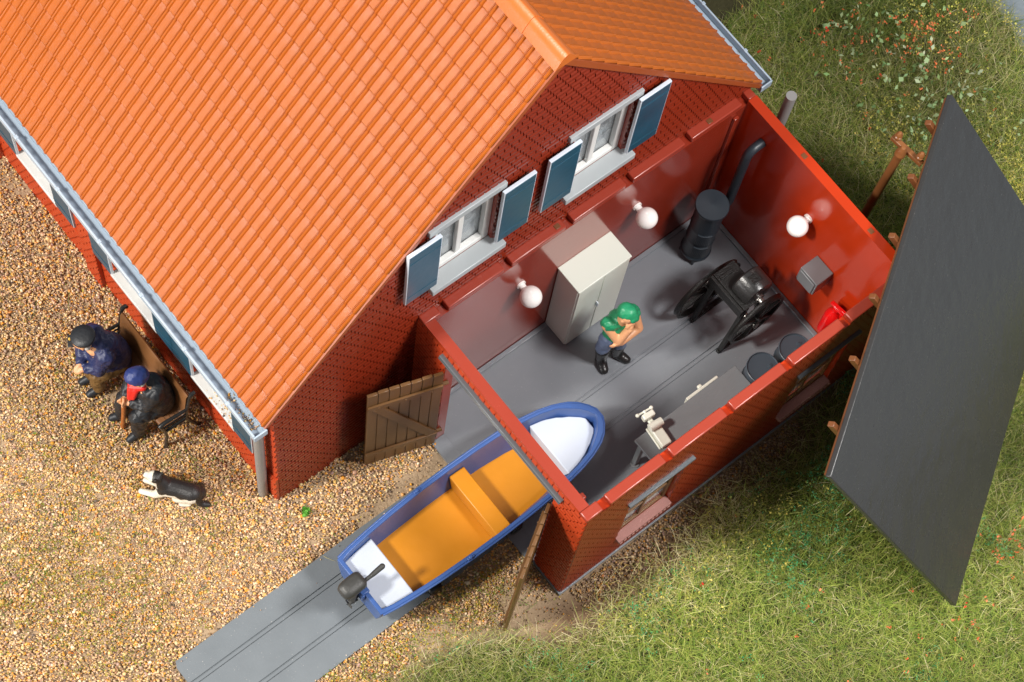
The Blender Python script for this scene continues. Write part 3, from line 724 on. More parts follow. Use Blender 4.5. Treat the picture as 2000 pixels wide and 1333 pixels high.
# ------------------------------------------------------------------ boat on its trolley
CX = 1.345
tr = thing('boat_trolley', 'low dark trolley with small wheels carrying the blue boat', 'trolley', (CX, -.2, .03))
bm = NB(); box(bm, 1.0, 1.70, .02, .08, .09, .13); box(bm, 1.0, 1.70, -1.02, -.96, .09, .13); box(bm, 1.07, 1.12, -1.1, .25, .05, .089); box(bm, 1.57, 1.62, -1.1, .25, .05, .089); finish('chassis', bm, 'black', tr, bevel=.006)
for x in (.97, 1.72):
    for y in (.05, -.99):
        bm = NB(); lathe(bm, [(0, -.03), (.05, -.03), (.075, -.025), (.08, 0), (.075, .025), (.05, .03), (0, .03)], (x, y, .10), (1, 0, 0), n=28); finish('wheel', bm, 'black', tr, smooth=True)
bm = NB()
for y in (.05, -.99): tube(bm, [(.95, y, .10), (1.74, y, .10)], .018, 12)
box(bm, .872, .893, .03, .07, .18, .50)
finish('axle', bm, 'black', tr, smooth=True, angle=40)

bt = thing('rowing_boat', 'blue open boat with ochre floor and white end seats, half inside the shed', 'boat', (CX, -.2, .13))
#      y     half  bottom sheer  keel  shift
ST = [(-1.66, .352, .285, .60, .22, 0), (-1.50, .378, .300, .60, .19, 0), (-1.25, .405, .322, .605, .17, 0), (-.95, .428, .338, .61, .155, 0), (-.60, .442, .350, .62, .15, 0), (-.25, .446, .352, .63, .15, 0),
      (.10, .440, .342, .64, .15, .0), (.40, .425, .318, .655, .16, .002), (.65, .400, .282, .67, .175, .006), (.85, .366, .240, .68, .20, .012), (1.02, .318, .190, .69, .23, .02), (1.15, .258, .138, .70, .27, .028),
      (1.24, .190, .092, .705, .32, .034), (1.295, .120, .055, .71, .37, .038), (1.325, .050, .022, .71, .42, .04)]
def interp_st(y):
    for a, b_ in zip(ST, ST[1:]):
        if a[0] <= y <= b_[0]:
            t = (y-a[0])/(b_[0]-a[0]); return [p*(1-t)+q_*t for p, q_ in zip(a, b_)]
    return list(ST[-1] if y > 0 else ST[0])
bm = NB(); WTH = .042
rows = []
for i, (y, hb, hl, zs_, zk, sh) in enumerate(ST):
    c = CX+sh; yi = y
    if i == 0: yi = y+.045
    if i == len(ST)-1: yi = y-.045
    h2, l2_ = max(hb-WTH, .012), max(hl-WTH*.8, .008)
    hm = hl+(hb-hl)*.62
    out = [(c-hb, y, zs_), (c-hb+.002, y, zs_-.05), (c-hm, y, zk+(zs_-zk)*.45), (c-hl, y, zk), (c, y, zk-.02), (c+hl, y, zk), (c+hm, y, zk+(zs_-zk)*.45), (c+hb-.002, y, zs_-.05), (c+hb, y, zs_)]
    yy_ = y if 0 < i < len(ST)-1 else yi
    if y > 1.1: yy_ = y-.045
    hm2 = l2_+(h2-l2_)*.62; zb = max(.215, zk+.04)
    inn = [(c+h2, yy_, zs_), (c+h2-.004, yy_, zs_-.05), (c+hm2, yy_, zk+(zs_-zk)*.5), (c+l2_, yy_, zb), (c-l2_, yy_, zb), (c-hm2, yy_, zk+(zs_-zk)*.5), (c-h2+.004, yy_, zs_-.05), (c-h2, yy_, zs_)]
    rows.append([bm.verts.new(p) for p in out+inn])
n_ = len(rows[0])
for a, b_ in zip(rows, rows[1:]):
    for j in range(n_): bm.faces.new((a[j], a[(j+1) % n_], b_[(j+1) % n_], b_[j]))
def cap(r, inner):
    for j in range(4):
        bm.faces.new((r[j], r[j+1], r[7-j], r[8-j])) if j < 3 else bm.faces.new((r[3], r[4], r[5]))
cap(rows[0], 0); cap(rows[-1], 0)
r = rows[0]; s2 = [r[9+k] for k in range(8)]
for rr in (rows[0], rows[-1]):
    s2 = rr[9:]; bm.faces.new((s2[0], s2[1], s2[6], s2[7])); bm.faces.new((s2[1], s2[2], s2[5], s2[6])); bm.faces.new((s2[2], s2[3], s2[4], s2[5]))
    bm.faces.new((rr[0], rr[8], s2[0], s2[7]))
hull = finish('hull', bm, 'boat', bt, smooth=True, angle=45)
md = hull.modifiers.new('bevel', 'BEVEL'); md.width = .010; md.segments = 2; md.limit_method = 'ANGLE'; md.angle_limit = math.radians(50)
# gunwale strake and transom notch pad
bm = NB()
for sgn in (-1, 1):
    pts = []
    for y in np.linspace(-1.64, 1.30, 40):
        s_ = interp_st(y); pts.append((CX+s_[5]+sgn*(s_[1]+.006), y, s_[3]-.022))
    tube(bm, pts, .014, 8)
s_ = ST[-2]; tube(bm, [(CX+s_[5]-.12, 1.295, .688), (CX+.04-.05, 1.332, .688), (CX+.04+.05, 1.332, .688), (CX+s_[5]+.12, 1.295, .688)], .014, 8)
finish('rubbing_strake', bm, 'boat', hull, smooth=True)
def inside_poly(ya, yb, z, n=16, gap=.004):
    L_, R_ = [], []
    for y in np.linspace(ya, yb, n):
        s_ = interp_st(y+.045*min(1, max(0, (y-.9)/.15))); zk, zs_ = s_[4], s_[3]; hb, hl = max(s_[1]-WTH, .012), max(s_[2]-WTH*.8, .008)
        zz = min(max(z, zk), zs_-.05); zm = zk+(zs_-zk)*.5; hm = hl+(hb-hl)*.62
        h = hl+(hm-hl)*(zz-zk)/(zm-zk) if zz < zm else hm+(hb-hm)*(zz-zm)/(zs_-.05-zm)
        h = max(h-gap, .004); L_.append((CX+s_[5]-h, y)); R_.append((CX+s_[5]+h, y))
    return L_, R_
def inner_block(bm, ya, yb, z0, z1, n=16):
    lo_l, lo_r = inside_poly(ya, yb, z0, n); hi_l, hi_r = inside_poly(ya, yb, z1, n)
    R = [[bm.verts.new((*lo_l[i], z0)), bm.verts.new((*lo_r[i], z0)), bm.verts.new((*hi_r[i], z1)), bm.verts.new((*hi_l[i], z1))] for i in range(n)]
    for a, b_ in zip(R, R[1:]):
        for j in range(4): bm.faces.new((a[j], a[(j+1) % 4], b_[(j+1) % 4], b_[j]))
    bm.faces.new(R[0][::-1]); bm.faces.new(R[-1])
bm = NB(); inner_block(bm, -1.30, .80, .219, .255, 30); finish('floor', bm, 'orange', bt)
bm = NB(); inner_block(bm, -1.61, -1.25, .22, .495, 8); finish('stern_seat', bm, 'seatw', bt, bevel=.012)
bm = NB(); inner_block(bm, .72, 1.235, .30, .535, 36); finish('bow_seat', bm, 'seatw', bt, bevel=.012)
bm = NB(); inner_block(bm, -.25, -.065, .26, .50, 4); finish('thwart', bm, 'orange', bt, bevel=.010)
bm = NB(); box(bm, CX-.12, CX+.10, -1.69, -1.60, .585, .625); box(bm, CX-.11, CX+.11, -1.70, -1.66, .45, .60); finish('transom_pad', bm, 'boat', bt, bevel=.01)
bm = NB()
for sgn in (-1, 1): tube(bm, [(CX+sgn*.43, -.62, .61), (CX+sgn*.43, -.62, .64)], [.022, .018], 12); box(bm, CX+sgn*.43-.015, CX+sgn*.43+.015, -.66, -.58, .615, .63)
finish('rowlock', bm, 'boat', bt, bevel=.004)

om = thing('outboard_motor', 'charcoal outboard motor with tiller, clamped to the boat stern', 'outboard motor', (1.36, -1.74, .5))
bm = NB(); c = Vector((1.345, -1.745, .80)); ax = Vector((1, .05, 0)).normalized(); ay = Vector((-.05, 1, 0)).normalized()
sec = [(-.075, .62, .70), (-.06, .80, .86), (0, .96, 1.0), (.05, .96, 1.0), (.085, .80, .86), (.10, .50, .62)]
prev = None
for dz, sx_, sy_ in sec:
    ring = []
    for k in range(28):
        a = 2*math.pi*k/28; ca, sa = math.cos(a), math.sin(a); e = .45
        px_ = math.copysign(abs(ca)**e, ca)*.098*sx_*(1-.12*(sa < 0)*abs(sa)); py_ = math.copysign(abs(sa)**e, sa)*.135*sy_
        ring.append(bm.verts.new(c+ax*px_+ay*py_+Vector((0, 0, dz))))
    if prev:
        for k in range(28): bm.faces.new((prev[k], prev[(k+1) % 28], ring[(k+1) % 28], ring[k]))
    else: bm.faces.new(ring[::-1])
    prev = ring
bm.faces.new(prev); finish('cowl', bm, 'motor', om, smooth=True, angle=50)
bm = NB(); tube(bm, [(1.37, -1.63, .80), (1.372, -1.55, .81), (1.37, -1.50, .815), (1.365, -1.40, .83)], [.020, .022, .027, .030], 16); ball(bm, (1.365, -1.40, .83), .030, n=14); finish('tiller', bm, 'motor', om, smooth=True)
bm = NB(); tube(bm, [(1.37, -1.75, .74), (1.375, -1.755, .55), (1.38, -1.76, .40)], [.055, .035, .028], 16); box(bm, 1.36, 1.40, -1.81, -1.70, .47, .482); tube(bm, [(1.38, -1.80, .40), (1.38, -1.71, .40)], [.018, .028], 14); finish('lower_leg', bm, 'motor', om, smooth=True, angle=40)
bm = NB()
for k in range(3):
    a = k*2.094+.4; obox(bm, Vector((1.38, -1.81, .40))+Vector((math.cos(a), 0, math.sin(a)))*.030, (math.cos(a), 0, math.sin(a)), (-math.sin(a), .5, math.cos(a)), (0, 1, 0), .026, .014, .004)
finish('propeller', bm, 'motor', om)
bm = NB(); box(bm, 1.30, 1.40, -1.705, -1.60, .626, .66); finish('clamp', bm, 'motor', om, bevel=.008)

# ------------------------------------------------------------------ telegraph pole
tp = thing('telegraph_pole', 'brown telegraph pole with a crossarm, standing in the grass behind the shed', 'pole', (1.49, 4.72, 0))
bm = NB(); b0, b1 = Vector((1.475, 4.72, -.05)), Vector((1.535, 4.66, 2.92)); tube(bm, [b0, b1], [.052, .043], 20); lathe(bm, [(.05, 0), (.055, .02), (.055, .05), (.048, .06), (.05, .10), (.022, .17), (0, .175)], b1-Vector((0, 0, .07)), (b1-b0), n=20)
tube(bm, [b0+(b1-b0)*.60, b0+(b1-b0)*.605], .052, 20)
finish('post', bm, 'pole', tp, smooth=True, angle=40)
bm = NB(); obox(bm, (1.555, 4.73, 2.90), (1, .10, 0), (-.10, 1, 0), (0, 0, 1), .20, .028, .028); arm = finish('crossarm', bm, 'pole', tp, bevel=.006)
for x in (1.41, 1.70):
    bm = NB(); lathe(bm, [(0, 0), (.030, 0), (.030, .03), (.040, .035), (.040, .06), (.028, .07), (.036, .078), (.034, .10), (.016, .13), (0, .135)], (x, 4.72+(x-1.43)*.10, 2.929), n=18); finish('insulator', bm, 'pole', tp, smooth=True, angle=40)

# ------------------------------------------------------------------ park bench
pb = thing('park_bench', 'brown bench with black iron ends standing along the house front wall', 'bench', (-1.7, -2.02, 0))
bm = NB(); x0, x1 = -2.25, -1.15
sec = [(-2.185, .425), (-2.19, .40), (-2.16, .405), (-1.955, .385), (-1.915, .40), (-1.865, .80), (-1.845, .845), (-1.86, .86), (-1.885, .83), (-1.935, .43), (-1.96, .415), (-2.15, .435)]
a = [bm.verts.new((x0, y, z)) for y, z in sec]; b_ = [bm.verts.new((x1, y, z)) for y, z in sec]
for i in range(len(sec)): bm.faces.new((a[i], a[(i+1) % len(sec)], b_[(i+1) % len(sec)], b_[i]))
bm.faces.new(a); bm.faces.new(b_[::-1])
for y in (-2.11, -2.06, -2.01): box(bm, x0+.01, x1-.01, y-.002, y+.002, .432, .437)
finish('seat_and_back', bm, 'wood', pb, smooth=True, angle=50)
for x in (-2.27, -1.13):
    bm = NB()
    tube(bm, [(x, -2.205, .0), (x, -2.20, .05), (x, -2.17, .25), (x, -2.18, .42), (x, -2.21, .56), (x, -2.215, .62), (x, -2.17, .635), (x, -1.92, .60), (x, -1.90, .60)], [.026, .020, .018, .018, .019, .026, .022, .018, .018], 12)
    tube(bm, [(x, -1.80, .0), (x, -1.83, .06), (x, -1.90, .28), (x, -1.93, .42), (x, -1.90, .62), (x, -1.855, .84), (x, -1.835, .90), (x, -1.80, .905), (x, -1.79, .87)], [.026, .019, .018, .018, .018, .018, .024, .022, .02], 12)
    tube(bm, [(x, -2.18, .40), (x, -1.93, .39)], .018, 10); tube(bm, [(x, -2.19, .52), (x, -1.915, .50)], .010, 8)
    finish('iron_end', bm, 'black', pb, smooth=True, angle=60)

# ------------------------------------------------------------------ people
def fingers(caps, wrist, palm, d, side, curl, r=.0125, ln=.062):
    """five fingers from a palm: d = pointing direction, side = across the palm, curl = bend direction"""
    d, side, curl = Vector(d).normalized(), Vector(side).normalized(), Vector(curl).normalized(); palm = Vector(palm)
    caps.append((wrist, .026, palm, .030))
    for k, f in enumerate((.86, 1.0, .95, .78)):
        p0 = palm+side*(k-1.5)*.022+d*.015; p1 = p0+d*ln*f*.6; p2 = p1+(d*.5+curl).normalized()*ln*f*.5
        caps.append((p0, r*1.1, p1, r)); caps.append((p1, r, p2, r*.85))
    t0 = palm-side*.028-d*.012; t1 = t0-side*.02+d*.03+curl*.008; caps.append((t0, r*1.25, t1, r)); caps.append((t1, r, t1+d*.022+curl*.012, r*.9))
def face(parent, c, f, r, hairmat=None):
    """nose, ears, brow in skin; eyes and mouth as dark marks. c head centre, f facing"""
    f = Vector(f).normalized(); up = Vector((0, 0, 1)); up = (up-f*up.dot(f)).normalized(); s_ = f.cross(up)
    c = Vector(c)
    bm = NB()
    for sg in (-1, 1): ball(bm, c+f*r*.93+s_*sg*r*.36+up*r*.06, r*.10, n=8)
    tube(bm, [c+f*r*.93-up*r*.52-s_*r*.28, c+f*r*1.0-up*r*.5, c+f*r*.93-up*r*.52+s_*r*.28], r*.05, 6)
    finish('face_paint', bm, 'lip', parent, smooth=True)
def headcaps(c, f, r):
    f = Vector(f).normalized(); up = Vector((0, 0, 1)); up = (up-f*up.dot(f)).normalized(); s_ = f.cross(up); c = Vector(c)
    return [(c+up*r*.15, r, c-up*r*.25+f*r*.12, r*.82), (c-up*r*.55+f*r*.35, r*.5, c-up*r*.62+f*r*.48, r*.38), (c+f*r*.86+up*r*.1, r*.12, c+f*r*1.12-up*r*.18, r*.17),
            (c+s_*r*.92, r*.2, c+s_*r*.95-up*r*.18, r*.15), (c-s_*r*.92, r*.2, c-s_*r*.95-up*r*.18, r*.15)]

# worker standing in the shed
pw = thing('person', 'standing worker in green shirt and cap, blue jeans and black boots, hand on chin', 'person', (.86, 2.0, .03))
hc, hf = (.90, 1.975, 1.435), (.86, .30, -.30)
sk = headcaps(hc, hf, .098)
sk += [((.87, 1.96, 1.20), .06, (.89, 1.965, 1.38), .060)]
sk += [((.815, 1.82, 1.20), .058, (.965, 1.885, .985), .052), ((.965, 1.885, .985), .052, (.995, 1.965, 1.24), .038)]
fingers(sk, (.995, 1.965, 1.24), (.99, 1.975, 1.28), (-.1, .1, 1), (.1, 1, 0), (-1, 0, .2))
sk += [((.86, 2.135, 1.20), .058, (.975, 2.14, .98), .052), ((.975, 2.14, .98), .052, (.985, 1.91, .955), .040)]
fingers(sk, (.985, 1.91, .955), (.975, 1.865, .95), (0, -1, .05), (.2, 0, 1), (-1, -.2, 0))
sk += [((.84, 1.96, .85), .10, (.845, 1.97, 1.18), .10)]
bd = blob('body', sk, 'skin', pw, .0095, 2)
face(pw, hc, hf, .098)
sh_ = [((.825, 1.945, .84), .115, (.83, 1.955, 1.00), .118), ((.83, 1.955, 1.0), .118, (.835, 1.965, 1.17), .122), ((.825, 1.86, 1.20), .088, (.85, 2.09, 1.22), .088),
       ((.81, 1.835, 1.215), .082, (.855, 1.855, 1.12), .070), ((.855, 2.12, 1.21), .080, (.885, 2.125, 1.12), .068), ((.85, 1.965, 1.24), .075, (.858, 1.965, 1.29), .064)]
blob('shirt', sh_, 'green', pw, .012, 2, fold=.020)
jn = [((.835, 1.92, .80), .098, (.85, 2.0, .80), .098), ((.835, 1.905, .80), .098, (.80, 1.885, .50), .078), ((.80, 1.885, .50), .078, (.805, 1.90, .38), .070),
      ((.855, 2.015, .80), .094, (.865, 2.06, .50), .078), ((.865, 2.06, .50), .078, (.855, 2.08, .38), .070)]
blob('jeans', jn, 'jeans', pw, .012, 2, fold=.020)
for a, t, ank in (((.805, 1.90, .385), (.915, 1.880, .060), (.815, 1.915, .095)), ((.855, 2.08, .385), (.965, 2.145, .060), (.85, 2.10, .095))):
    blob('boot', [(a, .080, ank, .058), (ank, .062, t, .050), (Vector(ank)+Vector((-.02, 0, -.01)), .055, ank, .058)], 'black', pw, .010, 2)
c_ = Vector(hc); f_ = Vector(hf).normalized()
cp = [(c_+Vector((-.025, -.005, .040)), .096, c_+Vector((.006, .01, .045)), .091), (c_+Vector((.06, .03, .035)), .055, c_+Vector((.095, .035, .015)), .035), (c_+Vector((.055, .075, .03)), .045, c_+Vector((.085, .0, .02)), .04)]
blob('cap', cp, 'green', pw, .010, 2, fold=.010)

# seated man in pea coat
m1 = thing('person', 'seated man in navy coat, black peaked cap and brown trousers, hands on his knees', 'person', (-2.0, -2.2, 0))
hc, hf = (-2.115, -2.375, 1.17), (-.50, -.80, -.30)
sk = headcaps(hc, hf, .096)+[((-2.080, -2.30, .98), .06, (-2.100, -2.345, 1.10), .058), ((-2.030, -2.18, .55), .13, (-2.070, -2.27, .95), .11)]
sk += [((-1.960, -2.36, .74), .045, (-2.015, -2.47, .745), .032), ((-2.170, -2.38, .76), .045, (-2.080, -2.475, .755), .032)]
fingers(sk, (-2.015, -2.47, .745), (-2.030, -2.495, .74), (-.6, -.6, -.2), (.7, -.7, 0), (0, -.2, -1))
fingers(sk, (-2.080, -2.475, .755), (-2.070, -2.50, .75), (.6, -.6, -.2), (-.7, -.7, 0), (0, -.2, -1))
blob('body', sk, 'skin', m1, .0095, 2); face(m1, hc, hf, .096)
ct = [((-2.030, -2.12, .52), .165, (-2.040, -2.14, .72), .170), ((-2.040, -2.14, .72), .170, (-2.060, -2.22, .93), .155), ((-1.980, -2.25, .97), .095, (-2.160, -2.20, .99), .095), ((-2.080, -2.29, 1.0), .08, (-2.085, -2.31, 1.04), .075),
      ((-1.930, -2.26, .95), .095, (-1.935, -2.36, .755), .080), ((-1.935, -2.36, .755), .078, (-1.995, -2.445, .745), .056), ((-2.215, -2.22, .96), .095, (-2.200, -2.36, .78), .080), ((-2.200, -2.36, .78), .076, (-2.105, -2.455, .757), .056),
      ((-1.990, -2.10, .50), .125, (-2.110, -2.10, .50), .125), ((-2.010, -2.22, .60), .13, (-2.060, -2.28, .80), .12)]
blob('coat', ct, 'navy', m1, .012, 2, fold=.020)
tr_ = [((-1.970, -2.14, .50), .115, (-1.985, -2.37, .47), .090), ((-1.985, -2.37, .47), .088, (-2.015, -2.385, .12), .068), ((-2.090, -2.14, .50), .115, (-2.120, -2.36, .48), .090), ((-2.120, -2.36, .48), .088, (-2.160, -2.37, .12), .065)]
blob('trousers', tr_, 'trous', m1, .012, 2, fold=.020)
for a, t in (((-2.015, -2.39, .07), (-2.025, -2.49, .045)), ((-2.160, -2.375, .07), (-2.180, -2.475, .045))): blob('shoe', [(a, .052, t, .043), (a, .05, Vector(a)+Vector((0, 0, .05)), .045)], 'blackc', m1, .010, 2)
c_ = Vector(hc)+Vector((.005, .01, .048)); f_ = Vector((-.55, -.83, -.1)).normalized()
bm = NB(); lathe(bm, [(0, -.03), (.094, -.03), (.097, .0), (.118, .035), (.121, .05), (.112, .064), (.06, .074), (0, .076)], c_-f_*.012, (f_.x*.12, f_.y*.12, 1), n=36); finish('peaked_cap', bm, 'blackc', m1, smooth=True, angle=60)
bm = NB(); obox(bm, c_+f_*.105+Vector((0, 0, -.045)), f_, f_.cross(Vector((0, 0, 1))), (0, 0, 1), .045, .065, .007); finish('cap_peak', bm, 'blackc', m1, bevel=.006)
bm = NB(); ball(bm, c_+f_*.122+Vector((0, 0, .005)), .017, n=10); finish('cap_badge', bm, 'gold', m1, smooth=True)
bm = NB(); s_ = f_.cross(Vector((0, 0, 1)))
for sg in (-1, 1): ball(bm, Vector(hc)+s_*sg*.070-f_*.045+Vector((0, 0, -.02)), .036, n=10)
finish('hair', bm, 'hair', m1, smooth=True)

# seated man in black coat with a cane
m2 = thing('person', 'seated man in black coat with blue beanie and red scarf, hands on an orange cane', 'person', (-1.4, -2.2, 0))
hc, hf = (-1.510, -2.175, 1.12), (-.35, -.84, -.42)
sk = headcaps(hc, hf, .096)+[((-1.465, -2.13, .92), .06, (-1.495, -2.155, 1.05), .058), ((-1.425, -2.08, .5), .13, (-1.445, -2.11, .9), .12)]
sk += [((-1.405, -2.25, .72), .045, (-1.485, -2.33, .715), .034), ((-1.605, -2.24, .74), .045, (-1.540, -2.33, .725), .034)]
fingers(sk, (-1.485, -2.33, .715), (-1.508, -2.352, .712), (-.8, -.4, -.1), (0, 0, 1), (.1, -1, 0))
fingers(sk, (-1.540, -2.33, .725), (-1.532, -2.348, .74), (.7, -.5, 0), (0, 0, 1), (0, -1, -.3))
blob('body', sk, 'skin', m2, .0095, 2); face(m2, hc, hf, .096)
ct = [((-1.415, -2.04, .50), .165, (-1.420, -2.05, .70), .170), ((-1.420, -2.05, .70), .170, (-1.445, -2.10, .88), .155), ((-1.370, -2.08, .92), .095, (-1.525, -2.12, .93), .092), ((-1.465, -2.13, .94), .08, (-1.475, -2.14, .97), .075),
      ((-1.340, -2.10, .90), .085, (-1.360, -2.22, .735), .074), ((-1.360, -2.22, .735), .072, (-1.450, -2.295, .72), .058), ((-1.580, -2.13, .90), .090, (-1.620, -2.21, .76), .075), ((-1.620, -2.21, .76), .072, (-1.560, -2.305, .73), .054),
      ((-1.395, -2.05, .48), .12, (-1.475, -2.05, .48), .12), ((-1.415, -2.13, .50), .12, (-1.395, -2.24, .49), .105)]
blob('coat', ct, 'blackc', m2, .012, 2, fold=.020)
tr_ = [((-1.375, -2.08, .47), .115, (-1.400, -2.30, .46), .098), ((-1.400, -2.30, .46), .095, (-1.390, -2.345, .12), .070), ((-1.505, -2.08, .47), .115, (-1.645, -2.30, .46), .094), ((-1.645, -2.30, .46), .090, (-1.650, -2.37, .12), .068)]
blob('trousers', tr_, 'blackc', m2, .012, 2, fold=.020)
for a, t in (((-1.390, -2.35, .07), (-1.390, -2.45, .045)), ((-1.650, -2.375, .07), (-1.685, -2.46, .045))): blob('shoe', [(a, .052, t, .043), (a, .05, Vector(a)+Vector((0, 0, .05)), .045)], 'blackc', m2, .010, 2)
c_ = Vector(hc)
cp = [(c_+Vector((.010, .02, .038)), .105, c_+Vector((-.005, -.015, .045)), .102), (c_+Vector((.01, .02, .07)), .078, c_+Vector((0, 0, .085)), .07)]
blob('beanie', cp, 'bluecap', m2, .010, 2, fold=.010)
blob('scarf', [(c_+Vector((-.075, -.02, -.115)), .035, c_+Vector((.0, -.075, -.145)), .04), (c_+Vector((.0, -.075, -.145)), .04, c_+Vector((.085, .0, -.105)), .038), (c_+Vector((.01, -.09, -.17)), .040, c_+Vector((.025, -.13, -.31)), .030), (c_+Vector((.05, -.06, -.15)), .038, c_+Vector((.055, -.11, -.28)), .026)], 'scarf', m2, .010, 2)
bm = NB(); f_ = Vector(hf).normalized(); s_ = f_.cross(Vector((0, 0, 1))).normalized()
for sg in (-1, 1): ball(bm, c_+s_*sg*.075-f_*.035+Vector((0, 0, -.02)), .032, n=10)
finish('hair', bm, 'hair', m2, smooth=True)
bm = NB(); tube(bm, [(-1.520, -2.358, .765), (-1.523, -2.362, .70), (-1.535, -2.385, .4), (-1.558, -2.425, .0)], [.030, .026, .024, .024], 12)
cn = finish('walking_cane', bm, 'cane', loc=(-1.51, -2.42, 0), smooth=True); tag(cn, 'orange brown walking cane held by the man with the red scarf', 'cane')

# ------------------------------------------------------------------ dog
dg = thing('dog', 'black and white dog lying on the gravel with its front legs stretched out', 'dog', (-.66, -2.45, 0))
dc = [((-.73, -2.47, .17), .105, (-.62, -2.38, .165), .098), ((-.62, -2.38, .165), .098, (-.52, -2.31, .16), .105), ((-.73, -2.47, .19), .088, (-.80, -2.50, .30), .070), ((-.815, -2.515, .335), .072, (-.835, -2.53, .335), .066),
      ((-.86, -2.545, .325), .045, (-.905, -2.575, .315), .032), ((-.795, -2.455, .385), .020, (-.785, -2.45, .42), .012), ((-.78, -2.545, .375), .020, (-.765, -2.55, .41), .012),
      ((-.72, -2.52, .13), .062, (-.76, -2.59, .055), .040), ((-.76, -2.59, .055), .038, (-.875, -2.675, .035), .032), ((-.78, -2.44, .12), .055, (-.83, -2.50, .055), .038), ((-.83, -2.50, .055), .036, (-.945, -2.575, .035), .030),
      ((-.51, -2.33, .15), .088, (-.60, -2.435, .07), .058), ((-.60, -2.435, .07), .050, (-.49, -2.385, .04), .034), ((-.49, -2.385, .04), .034, (-.53, -2.44, .03), .028), ((-.50, -2.25, .12), .08, (-.56, -2.19, .06), .045),
      ((-.47, -2.29, .17), .045, (-.42, -2.30, .07), .034), ((-.42, -2.30, .07), .034, (-.395, -2.27, .04), .036), ((-.395, -2.27, .04), .036, (-.36, -2.235, .045), .028)]
mt, nt, b = nmat('dog_fur'); N_, L_ = nt.nodes, nt.links; b.inputs['Roughness'].default_value = .45
a_ = N_.new('ShaderNodeAttribute'); a_.attribute_name = 'tint'; L_.new(a_.outputs['Color'], b.inputs['Base Color'])
n1 = N_.new('ShaderNodeTexNoise'); n1.inputs['Scale'].default_value = 60; bp = N_.new('ShaderNodeBump'); bp.inputs['Strength'].default_value = .3; bp.inputs['Distance'].default_value = .01
L_.new(n1.outputs[0], bp.inputs['Height']); L_.new(bp.outputs[0], b.inputs['Normal'])
do = blob('body', dc, mt, dg, .0085, 2)
at = do.data.attributes.new('tint', 'FLOAT_COLOR', 'POINT')
for i, v in enumerate(do.data.vertices):
    p = v.co+dg.location; along = (p-Vector((-.73, -2.47, 0))).dot(Vector((.75, .66, 0)).normalized()); side = (p-Vector((-.73, -2.47, 0))).dot(Vector((.66, -.75, 0)).normalized())
    wob = .018*math.sin(28*along)+.01*math.sin(61*along+1)
    white = p.z < .135+wob+max(0, side)*.5 or (along < -.075 and p.z > .2) or (along < -.02 and p.z < .11)
    if along > .32 or (.20 < along < .32 and p.z > .06 and side < .05 and along > .26): white = False
    if abs(p.z-.40) < .05 and along > -.12: white = False
    if (p-Vector((-.93, -2.59, .325))).length < .022: white = False
    at.data[i].color = (.76, .70, .58, 1) if white else (.018, .016, .016, 1)
bm = NB()
for p in ((-.862, -2.50, .375), (-.835, -2.572, .372)): ball(bm, p, .010, n=8)
finish('eye', bm, 'black', dg, smooth=True)

# ------------------------------------------------------------------ loose ground cover
_phi = (1+5**.5)/2
ICO = np.array([(-1, _phi, 0), (1, _phi, 0), (-1, -_phi, 0), (1, -_phi, 0), (0, -1, _phi), (0, 1, _phi), (0, -1, -_phi), (0, 1, -_phi), (_phi, 0, -1), (_phi, 0, 1), (-_phi, 0, -1), (-_phi, 0, 1)])/math.hypot(1, _phi)
ICF = np.array([(0, 11, 5), (0, 5, 1), (0, 1, 7), (0, 7, 10), (0, 10, 11), (1, 5, 9), (5, 11, 4), (11, 10, 2), (10, 7, 6), (7, 1, 8), (3, 9, 4), (3, 4, 2), (3, 2, 6), (3, 6, 8), (3, 8, 9), (4, 9, 5), (2, 4, 11), (6, 2, 10), (8, 6, 7), (9, 8, 1)])
def rotmats(n):
    q_ = RNG.normal(size=(n, 4)); q_ /= np.linalg.norm(q_, axis=1)[:, None]; a, b_, c, d = q_.T
    return np.stack([np.stack([a*a+b_*b_-c*c-d*d, 2*(b_*c-a*d), 2*(b_*d+a*c)], -1), np.stack([2*(b_*c+a*d), a*a-b_*b_+c*c-d*d, 2*(c*d-a*b_)], -1), np.stack([2*(b_*d-a*c), 2*(c*d+a*b_), a*a-b_*b_-c*c+d*d], -1)], 1)
def scatter(n, x0, x1, y0, y1): return RNG.uniform(x0, x1, n), RNG.uniform(y0, y1, n)
def pick(pal, wts, n, jit=.18):
    pal = np.array(pal); i = RNG.choice(len(pal), n, p=np.array(wts)/sum(wts)); c = pal[i]*RNG.uniform(1-jit, 1+jit, (n, 1))*RNG.uniform(.93, 1.07, (n, 3)); return np.clip(c, 0, 1)
SANDP = [(.66, .40, .13), (.68, .50, .27), (.54, .38, .27), (.13, .095, .08), (.82, .70, .54), (.70, .33, .035), (.34, .20, .115), (.40, .29, .25), (.60, .24, .06), (.68, .52, .33)]
SANDW = [19, 22, 18, 6, 8, 6, 9, 10, 1.4, 14]
def stones(name, x, y, z, r, col, label=None):
    n = len(x); R = rotmats(n); sc = RNG.uniform(.62, 1.15, (n, 3))*r[:, None]
    v = ICO[None]*RNG.uniform(.8, 1.15, (n, 12, 1))*sc[:, None, :]
    v = np.einsum('nij,nkj->nki', R, v)+np.stack([x, y, z], 1)[:, None, :]
    idx = (ICF[None]+12*np.arange(n)[:, None, None]).reshape(-1)
    return numpy_mesh(name, v.reshape(-1, 3), 3, idx, np.repeat(col, 20, 0), attr_mat(name+'_stone', .42, spec=.5))
n = 500000; x, y = scatter(n, -8.2, 3.3, -6.8, 3.2)
